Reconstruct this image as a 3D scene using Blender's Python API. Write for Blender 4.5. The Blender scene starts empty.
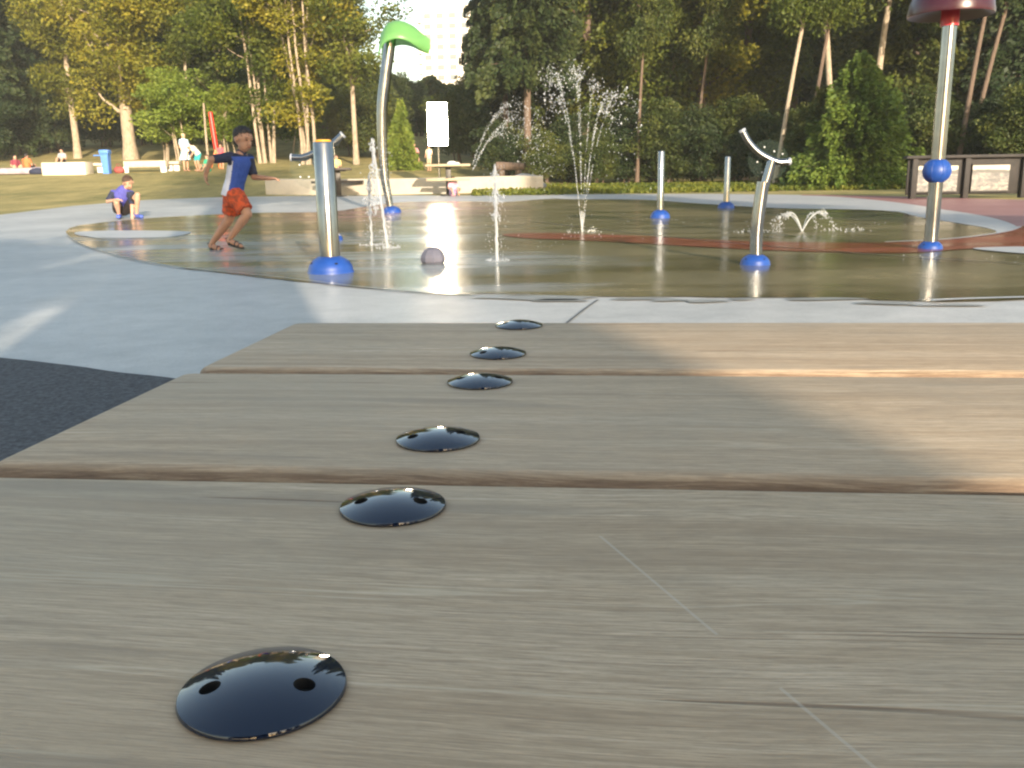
import bpy, bmesh, math, random
import numpy as np
from mathutils import Vector, Matrix, noise
R = math.radians
random.seed(7)
rng = np.random.default_rng(11)
sc = bpy.context.scene
col = sc.collection

# ------------------------------------------------------------------ camera
F_PX, CX, CY = 900.0, 512.0, 384.0
PITCH, ROLL, CAMH = R(12.81), R(0.93), 0.65
_F = Vector((0, math.cos(PITCH), -math.sin(PITCH)))
_R0 = Vector((1, 0, 0)); _U0 = Vector((0, math.sin(PITCH), math.cos(PITCH)))
_R = _R0 * math.cos(ROLL) - _U0 * math.sin(ROLL)
_U = _U0 * math.cos(ROLL) + _R0 * math.sin(ROLL)
CAM = Vector((0, 0, CAMH))
cam_d = bpy.data.cameras.new('camera'); cam = bpy.data.objects.new('camera', cam_d); col.objects.link(cam)
cam_d.sensor_width = 36; cam_d.lens = 36 * F_PX / 1024; cam_d.clip_end = 3000; cam_d.clip_start = 0.02
M = Matrix.Identity(4)
for i in range(3):
    M[i][0] = _R[i]; M[i][1] = _U[i]; M[i][2] = -_F[i]; M[i][3] = CAM[i]
cam.matrix_world = M
sc.camera = cam

def ray(px, py):
    return (_F + _R * ((px - CX) / F_PX) + _U * (-(py - CY) / F_PX))
def at(px, py, Y):
    d = ray(px, py); return CAM + d * (Y / d.y)
_YS = [-400, 16, 30, 45, 60, 75, 100, 160, 2500]
_G0 = [0, 0, .231, .48, .73, .97, 1.4, 2.2, 2.2]
_RS = [0, 0, 0, .80, 1.55, 2.8, 4.6, 7.0, 7.0]
def ground(x, y):
    g = float(np.interp(y, _YS, _G0))
    if y > 30:
        t = x / y
        w = min(1, max(0, (.08 - t) / .15)); w = w * w * (3 - 2 * w)
        g += w * float(np.interp(y, _YS, _RS))
    return g
def gp(px, py, z=None):
    d = ray(px, py)
    if z is not None:
        return CAM + d * ((z - CAM.z) / d.z)
    t = 0.2
    for k in range(6000):
        p = CAM + d * t
        if p.z <= ground(p.x, p.y): break
        t += 0.02 + t * .002
    lo, hi = t - .3, t
    for k in range(24):
        m = (lo + hi) / 2; p = CAM + d * m
        if p.z <= ground(p.x, p.y): hi = m
        else: lo = m
    return CAM + d * hi

# ------------------------------------------------------------------ object helpers
def tag(o, label=None, cat=None, group=None, kind=None):
    if label: o['label'] = label
    if cat: o['category'] = cat
    if group: o['group'] = group
    if kind: o['kind'] = kind
    return o
def empty(name, loc=(0, 0, 0), rz=0, label=None, cat=None, group=None):
    o = bpy.data.objects.new(name, None); col.objects.link(o)
    o.location = loc; o.rotation_euler = (0, 0, rz); o.empty_display_size = .1
    return tag(o, label, cat, group)
def link(name, me, mats, parent=None, loc=(0, 0, 0)):
    o = bpy.data.objects.new(name, me); col.objects.link(o); o.location = loc
    if mats is not None:
        if not isinstance(mats, (list, tuple)): mats = [mats]
        for m in mats: me.materials.append(m)
    if parent is not None: o.parent = parent
    return o
def smooth(me, ang=35):
    me.polygons.foreach_set('use_smooth', [True] * len(me.polygons)); me.update()
    try: me.set_sharp_from_angle(angle=R(ang))
    except Exception: pass
def frame_of(d, hint=None):
    d = Vector(d).normalized()
    h = Vector(hint) if hint is not None else (Vector((0, 0, 1)) if abs(d.z) < .9 else Vector((1, 0, 0)))
    a = (h - d * h.dot(d))
    if a.length < 1e-5: a = d.orthogonal()
    a.normalize(); return a, d.cross(a)
class MB:
    def __init__(s): s.v = []; s.f = []; s.mi = []; s.cur = 0
    def add(s, vs, fs):
        n = len(s.v); s.v += [tuple(v) for v in vs]
        for f in fs: s.f.append([i + n for i in f]); s.mi.append(s.cur)
    def mesh(s, name='m', sm=True, ang=35):
        me = bpy.data.meshes.new(name); me.from_pydata(s.v, [], s.f)
        me.polygons.foreach_set('material_index', s.mi); me.update()
        bm = bmesh.new(); bm.from_mesh(me); bmesh.ops.recalc_face_normals(bm, faces=bm.faces); bm.to_mesh(me); bm.free()
        if sm: smooth(me, ang)
        return me
    def build(s, name, mat, parent=None, sm=True, ang=35, loc=(0, 0, 0)):
        return link(name, s.mesh(name, sm, ang), mat, parent, loc)
    def box(s, c, size, rz=0, bev=0, rot=None):
        bm = bmesh.new(); bmesh.ops.create_cube(bm, size=1)
        for v in bm.verts: v.co = Vector((v.co.x * size[0], v.co.y * size[1], v.co.z * size[2]))
        if bev > 0: bmesh.ops.bevel(bm, geom=bm.edges[:], offset=bev, segments=2, profile=.5, affect='EDGES')
        m = rot if rot is not None else Matrix.Rotation(rz, 3, 'Z')
        vs = [m @ v.co + Vector(c) for v in bm.verts]; bm.verts.index_update()
        s.add(vs, [[v.index for v in f.verts] for f in bm.faces]); bm.free(); return s
    def tube(s, pts, rad, seg=14, caps=True):
        pts = [Vector(p) for p in pts]; n = len(pts)
        rs = rad if isinstance(rad, (list, tuple)) else [rad] * n
        vs = []; a = None
        for i, p in enumerate(pts):
            d = (pts[min(i + 1, n - 1)] - pts[max(i - 1, 0)])
            if d.length < 1e-9: d = Vector((0, 0, 1))
            a, b = frame_of(d, a)
            for k in range(seg):
                t = 2 * math.pi * k / seg
                vs.append(p + (a * math.cos(t) + b * math.sin(t)) * rs[i])
        fs = []
        for i in range(n - 1):
            for k in range(seg):
                k2 = (k + 1) % seg
                fs.append([i * seg + k, i * seg + k2, (i + 1) * seg + k2, (i + 1) * seg + k])
        if caps: fs.append(list(range(seg))[::-1]); fs.append([(n - 1) * seg + k for k in range(seg)])
        s.add(vs, fs); return s
    def lathe(s, prof, c=(0, 0, 0), seg=32, rot=None):
        vs = []; fs = []; n = len(prof); c = Vector(c)
        for (r, z) in prof:
            for k in range(seg):
                t = 2 * math.pi * k / seg
                v = Vector((r * math.cos(t), r * math.sin(t), z))
                if rot is not None: v = rot @ v
                vs.append(v + c)
        for i in range(n - 1):
            for k in range(seg):
                k2 = (k + 1) % seg
                fs.append([i * seg + k, i * seg + k2, (i + 1) * seg + k2, (i + 1) * seg + k])
        if prof[0][0] > 1e-6: fs.append([k for k in range(seg)][::-1])
        if prof[-1][0] > 1e-6: fs.append([(n - 1) * seg + k for k in range(seg)])
        s.add(vs, fs); return s
    def ball(s, c, r, seg=12, rings=8, scale=(1, 1, 1), rot=None):
        c = Vector(c); vs = []; fs = []
        top = Vector((0, 0, r * scale[2])); bot = -top
        if rot is not None: top = rot @ top; bot = rot @ bot
        vs.append(bot + c)
        for i in range(1, rings):
            ph = -math.pi / 2 + math.pi * i / rings
            for k in range(seg):
                t = 2 * math.pi * k / seg
                v = Vector((math.cos(ph) * math.cos(t) * scale[0], math.cos(ph) * math.sin(t) * scale[1], math.sin(ph) * scale[2])) * r
                if rot is not None: v = rot @ v
                vs.append(v + c)
        vs.append(top + c); L = len(vs) - 1
        for k in range(seg):
            k2 = (k + 1) % seg
            fs.append([0, 1 + k2, 1 + k]); fs.append([L, 1 + (rings - 2) * seg + k, 1 + (rings - 2) * seg + k2])
            for i in range(rings - 2):
                fs.append([1 + i * seg + k, 1 + i * seg + k2, 1 + (i + 1) * seg + k2, 1 + (i + 1) * seg + k])
        s.add(vs, fs); return s
def catmull(P, n=6, closed=False):
    P = [Vector(p) for p in P]; out = []; N = len(P)
    rg = range(N if closed else N - 1)
    for i in rg:
        p0 = P[(i - 1) % N] if closed else P[max(i - 1, 0)]
        p1 = P[i]; p2 = P[(i + 1) % N]; p3 = P[(i + 2) % N] if closed else P[min(i + 2, N - 1)]
        for k in range(n):
            t = k / n
            out.append(.5 * ((2 * p1) + (p2 - p0) * t + (2 * p0 - 5 * p1 + 4 * p2 - p3) * t * t + (3 * p1 - p0 - 3 * p2 + p3) * t ** 3))
    if not closed: out.append(P[-1])
    return out

# ------------------------------------------------------------------ materials
class NT:
    def __init__(s, name):
        s.m = bpy.data.materials.new(name); s.m.use_nodes = True; s.t = s.m.node_tree
        s.b = s.t.nodes['Principled BSDF']; s.out = s.t.nodes['Material Output']
    def n(s, ty, **kw):
        x = s.t.nodes.new(ty)
        for k, v in kw.items():
            if k in x.inputs.keys() if isinstance(k, str) else False: x.inputs[k].default_value = v
            else: setattr(x, k, v)
        return x
    def l(s, a, b): s.t.links.new(a, b)
    def coord(s, scale=(1, 1, 1), kind='Object', rot=(0, 0, 0)):
        tc = s.n('ShaderNodeTexCoord'); mp = s.n('ShaderNodeMapping'); mp.inputs['Scale'].default_value = scale; mp.inputs['Rotation'].default_value = rot
        s.l(tc.outputs[kind], mp.inputs['Vector']); return mp.outputs[0]
    def noise(s, vec, scale=5, detail=4, rough=.55, dist=0):
        x = s.n('ShaderNodeTexNoise'); x.inputs['Scale'].default_value = scale; x.inputs['Detail'].default_value = detail
        x.inputs['Roughness'].default_value = rough; x.inputs['Distortion'].default_value = dist
        s.l(vec, x.inputs['Vector']); return x.outputs['Fac']
    def ramp(s, fac, stops):
        x = s.n('ShaderNodeValToRGB'); e = x.color_ramp.elements
        while len(e) < len(stops): e.new(.5)
        for i, (p, c) in enumerate(stops):
            e[i].position = p; e[i].color = (*c, 1) if len(c) == 3 else c
        s.l(fac, x.inputs[0]); return x.outputs[0]
    def mix(s, fac, a, b, mode='MIX'):
        x = s.n('ShaderNodeMix'); x.data_type = 'RGBA'; x.blend_type = mode
        for sock, v in ((x.inputs[0], fac), (x.inputs[6], a), (x.inputs[7], b)):
            if hasattr(v, 'links'): s.l(v, sock)
            else: sock.default_value = v if not isinstance(v, tuple) else (*v, 1)[:4]
        return x.outputs[2]
    def math(s, op, a, b=0.0, c=None):
        x = s.n('ShaderNodeMath'); x.operation = op
        for i, v in enumerate((a, b) if c is None else (a, b, c)):
            if hasattr(v, 'links'): s.l(v, x.inputs[i])
            else: x.inputs[i].default_value = v
        return x.outputs[0]
    def bump(s, h, strength=.3, dist=.01):
        x = s.n('ShaderNodeBump'); x.inputs['Strength'].default_value = strength; x.inputs['Distance'].default_value = dist
        s.l(h, x.inputs['Height']); s.l(x.outputs[0], s.b.inputs['Normal']); return x
    def set(s, **kw):
        nm = dict(color='Base Color', rough='Roughness', metal='Metallic', spec='Specular IOR Level', trans='Transmission Weight', ior='IOR', coat='Coat Weight', coatr='Coat Roughness', alpha='Alpha', aniso='Anisotropic', sheen='Sheen Weight')
        for k, v in kw.items():
            sk = s.b.inputs[nm[k]]
            if hasattr(v, 'links'): s.l(v, sk)
            elif isinstance(v, tuple): sk.default_value = (*v, 1)[:4]
            else: sk.default_value = v
        return s
def mixed(name, c1, c2, scale=6, rough=.7, bump=0, bscale=None, bdist=.005, **kw):
    t = NT(name); v = t.coord()
    f = t.noise(v, scale, 5, .6)
    t.set(color=t.ramp(f, [(.3, c1), (.7, c2)]), rough=rough, **kw)
    if bump: t.bump(t.noise(v, bscale or scale * 4, 4), bump, bdist)
    return t.m

def mat_wood():
    t = NT('weathered_wood')
    tc = t.n('ShaderNodeTexCoord'); P = tc.outputs['Object']
    oi = t.n('ShaderNodeObjectInfo')
    add = t.n('ShaderNodeVectorMath'); add.operation = 'ADD'; t.l(P, add.inputs[0])
    cmb = t.n('ShaderNodeCombineXYZ'); t.l(t.math('MULTIPLY', oi.outputs['Random'], 9.0), cmb.inputs[1]); t.l(t.math('MULTIPLY', oi.outputs['Random'], 5.0), cmb.inputs[0])
    t.l(cmb.outputs[0], add.inputs[1])
    # gentle waviness of the grain
    wv = t.n('ShaderNodeTexNoise'); wv.inputs['Scale'].default_value = 2.2; wv.inputs['Detail'].default_value = 2; t.l(add.outputs[0], wv.inputs['Vector'])
    wsc = t.n('ShaderNodeVectorMath'); wsc.operation = 'MULTIPLY_ADD'; t.l(wv.outputs['Color'], wsc.inputs[0]); wsc.inputs[1].default_value = (0, .05, 0); t.l(add.outputs[0], wsc.inputs[2])
    def m(scale):
        mp = t.n('ShaderNodeMapping'); mp.inputs['Scale'].default_value = scale; t.l(wsc.outputs[0], mp.inputs['Vector']); return mp.outputs[0]
    g1 = t.noise(m((1.6, 60, 30)), 1, 6, .68, .5)      # broad grain
    g2 = t.noise(m((22, 620, 300)), 1, 6, .75, .15)      # fine streaks
    g3 = t.noise(m((75, 1700, 900)), 1, 4, .75)         # fibres
    g4 = t.noise(m((1.6, 3, 3)), 1, 3, .5)            # blotches
    g5 = t.noise(m((2.0, 75, 40)), 1, 3, .55, .6)
    c = t.ramp(g1, [(.34, (.43, .305, .19)), (.5, (.62, .465, .305)), (.66, (.74, .59, .42))])
    c = t.mix(t.ramp(g2, [(.36, (.9,)*3), (.60, (0,)*3)]), c, (.30, .21, .125))
    c = t.mix(t.ramp(g2, [(.60, (0,)*3), (.78, (.5,)*3)]), c, (.76, .66, .48))
    c = t.mix(t.ramp(g3, [(.38, (.75,)*3), (.54, (0,)*3)]), c, (.27, .19, .12))
    c = t.mix(t.ramp(g4, [(.42, (0,)*3), (.72, (.45,)*3)]), c, (.46, .36, .25))
    g6 = t.noise(m((1.3, 62, 30)), 1, 3, .5, 1.2)
    c = t.mix(t.ramp(g6, [(.59, (0,)*3), (.60, (.35,)*3), (.61, (0,)*3)]), c, (.80, .70, .52))
    g7 = t.noise(m((3.2, 34, 20)), 1, 3, .5, .3)
    c = t.mix(t.ramp(g7, [(.61, (0,)*3), (.70, (.6,)*3)]), c, (.26, .20, .14))
    g8 = t.noise(m((6, 9, 9)), 1, 4, .6)
    c = t.mix(t.ramp(g8, [(.40, (.28,)*3), (.55, (0,)*3)]), c, (.36, .30, .22))
    crack = t.ramp(g5, [(.305, (1,)*3), (.322, (0,)*3)])
    c = t.mix(t.math('MULTIPLY', crack, .75), c, (.15, .085, .045))
    # worn rounded edges: browner, less bleached
    nz = t.n('ShaderNodeSeparateXYZ'); t.l(tc.outputs['Normal'], nz.inputs[0])
    en = t.math('ADD', nz.outputs[2], t.math('MULTIPLY', t.math('SUBTRACT', g2, .5), .28))
    ef = t.ramp(en, [(.62, (1,)*3), (.95, (0,)*3)])
    ec = t.ramp(g2, [(.3, (.10, .055, .032)), (.5, (.22, .14, .085)), (.68, (.42, .31, .20))])
    c = t.mix(t.math('MULTIPLY', ef, .85), c, ec)
    # long pale scratch
    sx = t.n('ShaderNodeSeparateXYZ'); t.l(P, sx.inputs[0])
    t.scr = (t, sx, c)
    t.set(rough=t.math('MULTIPLY_ADD', g2, .25, .45), spec=.42)
    h = t.math('ADD', t.math('MULTIPLY', g2, .8), t.math('ADD', t.math('MULTIPLY', g3, .5), t.math('MULTIPLY', crack, -1.2)))
    t.bump(h, .55, .0012)
    t.c = c; t.sx = sx; t.g3 = g3
    return t
def mat_simple(name, c, rough=.5, metal=0, **kw):
    t = NT(name); v = t.coord()
    f = t.noise(v, 9, 4)
    d = tuple(x * .82 for x in c); e = tuple(min(1, x * 1.12) for x in c)
    t.set(color=t.ramp(f, [(.3, d), (.7, e)]), rough=t.math('MULTIPLY_ADD', f, .15, rough - .07), metal=metal, **kw)
    return t.m
def mat_steel():
    t = NT('brushed_steel'); v = t.coord((40, 40, 1.2))
    f = t.noise(v, 8, 4)
    g = t.noise(t.coord((1, 1, 1)), 5, 4)
    t.set(color=t.ramp(g, [(.3, (.20, .21, .225)), (.7, (.31, .315, .32))]), metal=1.0, rough=t.math('MULTIPLY_ADD', f, .10, .13))
    return t.m
def mat_leaf(name, cols, trans=.35):
    t = NT(name)
    tc = t.n('ShaderNodeTexCoord'); oi = t.n('ShaderNodeObjectInfo')
    a = t.n('ShaderNodeVectorMath'); a.operation = 'ADD'; t.l(tc.outputs['Object'], a.inputs[0])
    cb = t.n('ShaderNodeCombineXYZ'); t.l(t.math('MULTIPLY', oi.outputs['Random'], 50.), cb.inputs[0]); t.l(cb.outputs[0], a.inputs[1])
    f1 = t.noise(a.outputs[0], .55, 3); f2 = t.noise(a.outputs[0], 7.0, 2)
    f = t.math('ADD', t.math('MULTIPLY', f1, .55), t.math('MULTIPLY', f2, .45))
    f = t.math('ADD', f, t.math('MULTIPLY_ADD', oi.outputs['Random'], .12, -.06))
    c = t.ramp(f, [(.34, cols[0]), (.5, cols[1]), (.66, cols[2])])
    t.set(color=c, rough=.55, spec=.25)
    tr = t.n('ShaderNodeBsdfTranslucent'); t.l(c, tr.inputs['Color'])
    mx = t.n('ShaderNodeMixShader'); mx.inputs[0].default_value = trans
    t.l(t.b.outputs[0], mx.inputs[1]); t.l(tr.outputs[0], mx.inputs[2]); t.l(mx.outputs[0], t.out.inputs['Surface'])
    return t.m
SKY_STR, SUN_STR, EXPO = 0.14, 3.8, 1.62; HAZE = 0.0006
STEEL = mat_steel()
BLUE = mat_simple('blue_plastic', (.010, .055, .27), .42)
def mat_bark(name, c1, c2, sc_=1.0):
    t = NT(name); v = t.coord((5 * sc_, 5 * sc_, 1.2 * sc_))
    f = t.noise(v, 3, 6, .65); t.set(color=t.ramp(f, [(.3, c1), (.5, tuple((a + b) / 2 for a, b in zip(c1, c2))), (.7, c2)]), rough=.85)
    t.bump(f, .6, .03); return t.m
BARK_PALE = mat_bark('pale_bark', (.20, .15, .10), (.46, .38, .28))
BARK_DARK = mat_bark('dark_bark', (.05, .035, .025), (.15, .10, .07))
BARK_RED = mat_bark('brown_bark', (.07, .045, .032), (.17, .12, .085))
LEAF_GOLD = mat_leaf('leaf_golden', [(.065, .082, .010), (.165, .168, .016), (.31, .26, .028)])
LEAF_GREEN = mat_leaf('leaf_green', [(.045, .07, .012), (.10, .125, .018), (.19, .19, .025)])
LEAF_LIME = mat_leaf('leaf_lime', [(.09, .14, .02), (.17, .23, .035), (.26, .30, .05)])
LEAF_DARK = mat_leaf('leaf_dark', [(.012, .026, .010), (.028, .046, .014), (.065, .080, .02)], .2)
LEAF_MID = mat_leaf('leaf_mid', [(.026, .045, .012), (.055, .075, .016), (.12, .125, .022)], .25)

# ------------------------------------------------------------------ ground sheets
def mat_grass():
    t = NT('lawn'); v = t.coord()
    f = t.noise(v, .35, 5, .6); g = t.noise(v, 22, 5, .75); h = t.noise(t.coord((1, .35, 1)), 2.2, 4)
    c = t.ramp(t.math('ADD', t.math('MULTIPLY', f, .6), t.math('MULTIPLY', h, .4)), [(.34, (.20, .19, .07)), (.5, (.38, .31, .125)), (.64, (.52, .41, .17))])
    c = t.mix(t.ramp(g, [(.35, (.6,)*3), (.6, (0,)*3)]), c, (.05, .055, .018))
    t.set(color=c, rough=.9, spec=.15); t.bump(g, .3, .02); return t.m
def mat_conc(name, cA, cB, rough=.6, wet=False, blobs=()):
    t = NT(name); v = t.coord()
    f = t.noise(v, .55, 5, .6); g = t.noise(v, 5, 5, .7); s = t.noise(v, 90, 3, .7)
    c = t.ramp(t.math('ADD', t.math('MULTIPLY', f, .6), t.math('MULTIPLY', g, .4)), [(.36, cA), (.62, cB)])
    c = t.mix(t.ramp(s, [(.33, (.30,)*3), (.5, (0,)*3)]), c, tuple(x * .55 for x in cA))
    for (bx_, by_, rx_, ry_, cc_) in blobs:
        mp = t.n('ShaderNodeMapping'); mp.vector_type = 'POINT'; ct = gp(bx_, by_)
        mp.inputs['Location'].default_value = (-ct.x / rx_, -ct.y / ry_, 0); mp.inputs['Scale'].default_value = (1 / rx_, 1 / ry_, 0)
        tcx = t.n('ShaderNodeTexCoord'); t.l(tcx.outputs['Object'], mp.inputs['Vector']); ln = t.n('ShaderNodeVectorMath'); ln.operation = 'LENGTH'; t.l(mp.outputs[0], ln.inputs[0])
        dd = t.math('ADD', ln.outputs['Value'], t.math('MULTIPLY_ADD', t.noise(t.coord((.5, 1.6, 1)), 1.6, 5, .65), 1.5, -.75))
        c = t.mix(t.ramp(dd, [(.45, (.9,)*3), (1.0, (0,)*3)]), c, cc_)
    if wet:
        st = t.noise(t.coord((.22, 1.1, 1), rot=(0, 0, .12)), 1.1, 5, .6, .5)
        pud = t.ramp(st, [(.36, (1,)*3), (.58, (0,)*3)])
        rg = t.math('MULTIPLY_ADD', pud, -.14, rough)
        c = t.mix(t.math('MULTIPLY', pud, .45), c, tuple(x * .5 for x in cA))
        rip = t.math('ADD', t.noise(v, 14, 3, .6), t.math('MULTIPLY', t.noise(v, 55, 2), .25))
        t.set(color=c, rough=rg, ior=1.33, spec=.5, coat=0.0)
        b = t.bump(rip, .22, .008)
    else:
        t.set(color=c, rough=rough, spec=.45); t.bump(s, .25, .002)
    return t.m
GRASS = mat_grass()
APRON = mat_conc('dry_concrete', (.33, .335, .33), (.52, .515, .50), .45)
WETC = mat_conc('wet_olive_concrete', (.14, .122, .068), (.25, .207, .115), .25, True, [(150, 254, 2.0, 2.0, (.44, .48, .52)), (105, 245, 2.0, 2.2, (.44, .48, .52)), (390, 265, 2.0, 1.5, (.32, .35, .35)), (400, 209, 2.6, 6.0, (.42, .25, .22)), (340, 238, 2.0, 1.4, (.34, .36, .35)), (440, 290, 1.4, .3, (.30, .31, .30))])  # pale grey blobs are damp stain, with wet sheen put into the colour
REDC = mat_conc('wet_red_concrete', (.22, .065, .038), (.32, .10, .06), .26, True)
PINKC = mat_conc('dry_pink_concrete', (.26, .125, .115), (.34, .18, .165), .6)
WHITEC = mat_conc('pale_concrete', (.40, .41, .42), (.50, .50, .50), .4)
DAMP = mat_conc('damp_grey_concrete', (.25, .26, .26), (.36, .365, .36), .3)
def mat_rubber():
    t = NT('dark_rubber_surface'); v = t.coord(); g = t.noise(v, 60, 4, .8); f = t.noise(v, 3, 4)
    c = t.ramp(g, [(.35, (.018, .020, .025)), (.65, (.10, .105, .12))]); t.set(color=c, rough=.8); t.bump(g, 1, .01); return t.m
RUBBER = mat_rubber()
DARKJ = mat_simple('dark_joint', (.10, .10, .10), .5)

xs = sorted(set([-400, -200, -120] + list(range(-80, 84, 4)) + [120, 200, 400, 700, -700]))
ys = sorted(set([-400, -200, -100, -40, 0, 16, 23, 30, 37.5, 45, 52, 60, 67, 75, 87, 100, 130, 160, 250, 500, 900, 1400]))
mb = MB(); vs = [(x, y, ground(x, y)) for y in ys for x in xs]; nx = len(xs)
mb.add(vs, [[j * nx + i, j * nx + i + 1, (j + 1) * nx + i + 1, (j + 1) * nx + i] for j in range(len(ys) - 1) for i in range(nx - 1)])
tag(mb.build('ground', GRASS, ang=80), kind='structure')

def sheet(name, pts, off, mat, smoothn=6, world=False, closed=True, jitter=0):
    P = [Vector((p[0], p[1], 0)) if world else (lambda q: Vector((q.x, q.y, 0)))(gp(*p)) for p in pts]
    if smoothn: P = catmull(P, smoothn, True)
    if jitter:
        P = [p + Vector((noise.noise(p * 3.1) * jitter, noise.noise(p * 3.7 + Vector((5, 5, 5))) * jitter * 1.6, 0)) for p in P]
    bm = bmesh.new(); vsx = [bm.verts.new(p) for p in P]; bm.faces.new(vsx)
    bmesh.ops.triangulate(bm, faces=bm.faces[:])
    for yy in (16, 30):
        bmesh.ops.bisect_plane(bm, geom=bm.verts[:] + bm.edges[:] + bm.faces[:], plane_co=(0, yy, 0), plane_no=(0, 1, 0))
    for v in bm.verts: v.co.z = ground(v.co.x, v.co.y) + off
    bmesh.ops.recalc_face_normals(bm, faces=bm.faces)
    if sum(f.normal.z for f in bm.faces) < 0: bmesh.ops.reverse_faces(bm, faces=bm.faces[:])
    me = bpy.data.meshes.new(name); bm.to_mesh(me); bm.free()
    return tag(link(name, me, mat), kind='structure')
def ribbon(name, pts, w, off, mat, n=8):
    P = [gp(*p) for p in pts]; P = catmull([Vector((p.x, p.y, 0)) for p in P], n)
    mb = MB(); vs = []
    for i, p in enumerate(P):
        d = (P[min(i + 1, len(P) - 1)] - P[max(i - 1, 0)]).normalized(); s = Vector((-d.y, d.x, 0)) * w / 2
        for q in (p + s, p - s): vs.append((q.x, q.y, ground(q.x, q.y) + off))
    mb.add(vs, [[2 * i, 2 * i + 1, 2 * i + 3, 2 * i + 2] for i in range(len(P) - 1)])
    o = mb.build(name, mat, sm=False); 
    return tag(o, kind='structure')

far_edge = [(0, 215), (73, 206), (147, 200), (217, 197.3), (300, 196), (420, 195.6), (540, 195.4), (620, 194.2), (720, 194), (850, 195.5), (940, 197.5), (1024, 200)]
fe = [gp(*p) for p in far_edge]
P = [(-45, -60)] + [(-45, 8), (-24, 14.5)] + [(p.x, p.y) for p in fe] + [(16, 17.5), (40, 12), (40, -60)]
sheet('concrete_apron', P, .004, APRON, 0, world=True)
# pink concrete beyond the right side
sheet('pink_path', [(800, 195.2), (850, 195.6), (940, 197.6), (1024, 200.3), (1120, 206), (1200, 240), (1120, 262), (1024, 248), (1020, 238), (1022, 229), (990, 220), (940, 211), (880, 204)], .0065, PINKC, 4)
# pale concrete ring tapering on the right
sheet('pale_ring', [(560, 195.2), (640, 194.6), (740, 195.2), (820, 196.4), (880, 201), (940, 209.5), (990, 218), (1018, 228), (1012, 233), (996, 236), (988, 229), (921, 218), (883, 211), (779, 208.6), (700, 204), (640, 200), (560, 199.2)], .011, WHITEC, 4)
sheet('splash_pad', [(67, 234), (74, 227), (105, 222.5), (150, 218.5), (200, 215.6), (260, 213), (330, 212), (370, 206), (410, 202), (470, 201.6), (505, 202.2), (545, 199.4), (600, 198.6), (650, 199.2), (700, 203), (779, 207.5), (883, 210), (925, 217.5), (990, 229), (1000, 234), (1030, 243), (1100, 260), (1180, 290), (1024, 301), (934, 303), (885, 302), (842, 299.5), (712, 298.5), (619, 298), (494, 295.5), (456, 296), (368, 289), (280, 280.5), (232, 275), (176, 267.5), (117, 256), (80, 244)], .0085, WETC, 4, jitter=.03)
sheet('red_band', [(505, 235), (545, 234), (587, 235), (650, 237.5), (720, 241.3), (800, 243.6), (885, 243.8), (935, 241.8), (975, 238), (1006, 233), (1024, 227), (1100, 226), (1180, 245), (1100, 262), (1024, 248.5), (965, 250.5), (900, 254.5), (800, 252.6), (720, 249.2), (650, 245), (587, 241.5), (540, 240), (510, 237.6)], .0135, REDC, 4)
sheet('dry_patch', [(76, 233), (100, 231.6), (150, 231.4), (190, 232.5), (182, 236), (160, 238.5), (110, 238.8), (80, 236.5)], .013, WHITEC, 3)
sheet('pale_patch', [(972, 250), (1000, 248.6), (1030, 248.8), (1080, 254), (1040, 256), (1000, 253.4)], .016, WHITEC, 3)
# damp tongue on the left half of the pad
ribbon('ring_joint', [(67, 236), (80, 245), (117, 257), (176, 268.5), (264, 277.5), (368, 290), (456, 297), (530, 297)], .02, .0165, mat_simple('joint_line', (.30, .29, .26), .4))
ribbon('pale_joint', [(76, 234.5), (110, 240), (190, 240), (230, 238)], .045, .0165, WHITEC)
ribbon('inner_joint', [(530, 222), (640, 235), (760, 247), (900, 258), (1024, 266)], .03, .0165, mat_simple('joint_wet', (.13, .11, .08), .35))
ribbon('pale_arc', [(885, 243.6), (935, 241.6), (975, 237.8), (1006, 233), (1020, 228)], .05, .019, WHITEC)
ribbon('slab_joint', [(598, 301), (585, 310), (560, 330)], .012, .008, DARKJ)
ribbon('near_arc', [(930, 303.5), (980, 301.5), (1060, 299.5)], .05, .019, WHITEC)
# small dark wet spots at the pad's near edge
for k, (x, y, w, h) in enumerate([(560, 302, 26, 1.6), (668, 302, 18, 1.2), (705, 303, 22, 1.3), (742, 301, 14, .8), (540, 299.6, 60, 2.2), (890, 305, 30, 1.8), (950, 307, 35, 1.4), (640, 300.4, 30, 1.3), (820, 300.8, 40, 1.2)]):
    pts = [(x + w * math.cos(a) * (1 + .25 * math.sin(3 * a + k)), y + h * math.sin(a) * (1 + .3 * math.cos(2 * a + k))) for a in [i * math.pi / 6 for i in range(12)]]
    sheet('wet_spot', pts, .0115, DAMP, 2)
# dark surface at lower left
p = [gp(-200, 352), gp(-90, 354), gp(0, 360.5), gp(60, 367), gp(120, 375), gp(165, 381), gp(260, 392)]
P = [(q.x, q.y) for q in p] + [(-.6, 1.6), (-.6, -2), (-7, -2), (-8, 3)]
sheet('dark_play_surface', catmull([Vector((a, b, 0)) for a, b in P[:7]], 5)[:-1] + [Vector((a, b, 0)) for a, b in P[6:]], .012, RUBBER, 0, world=True, jitter=.01)

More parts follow.
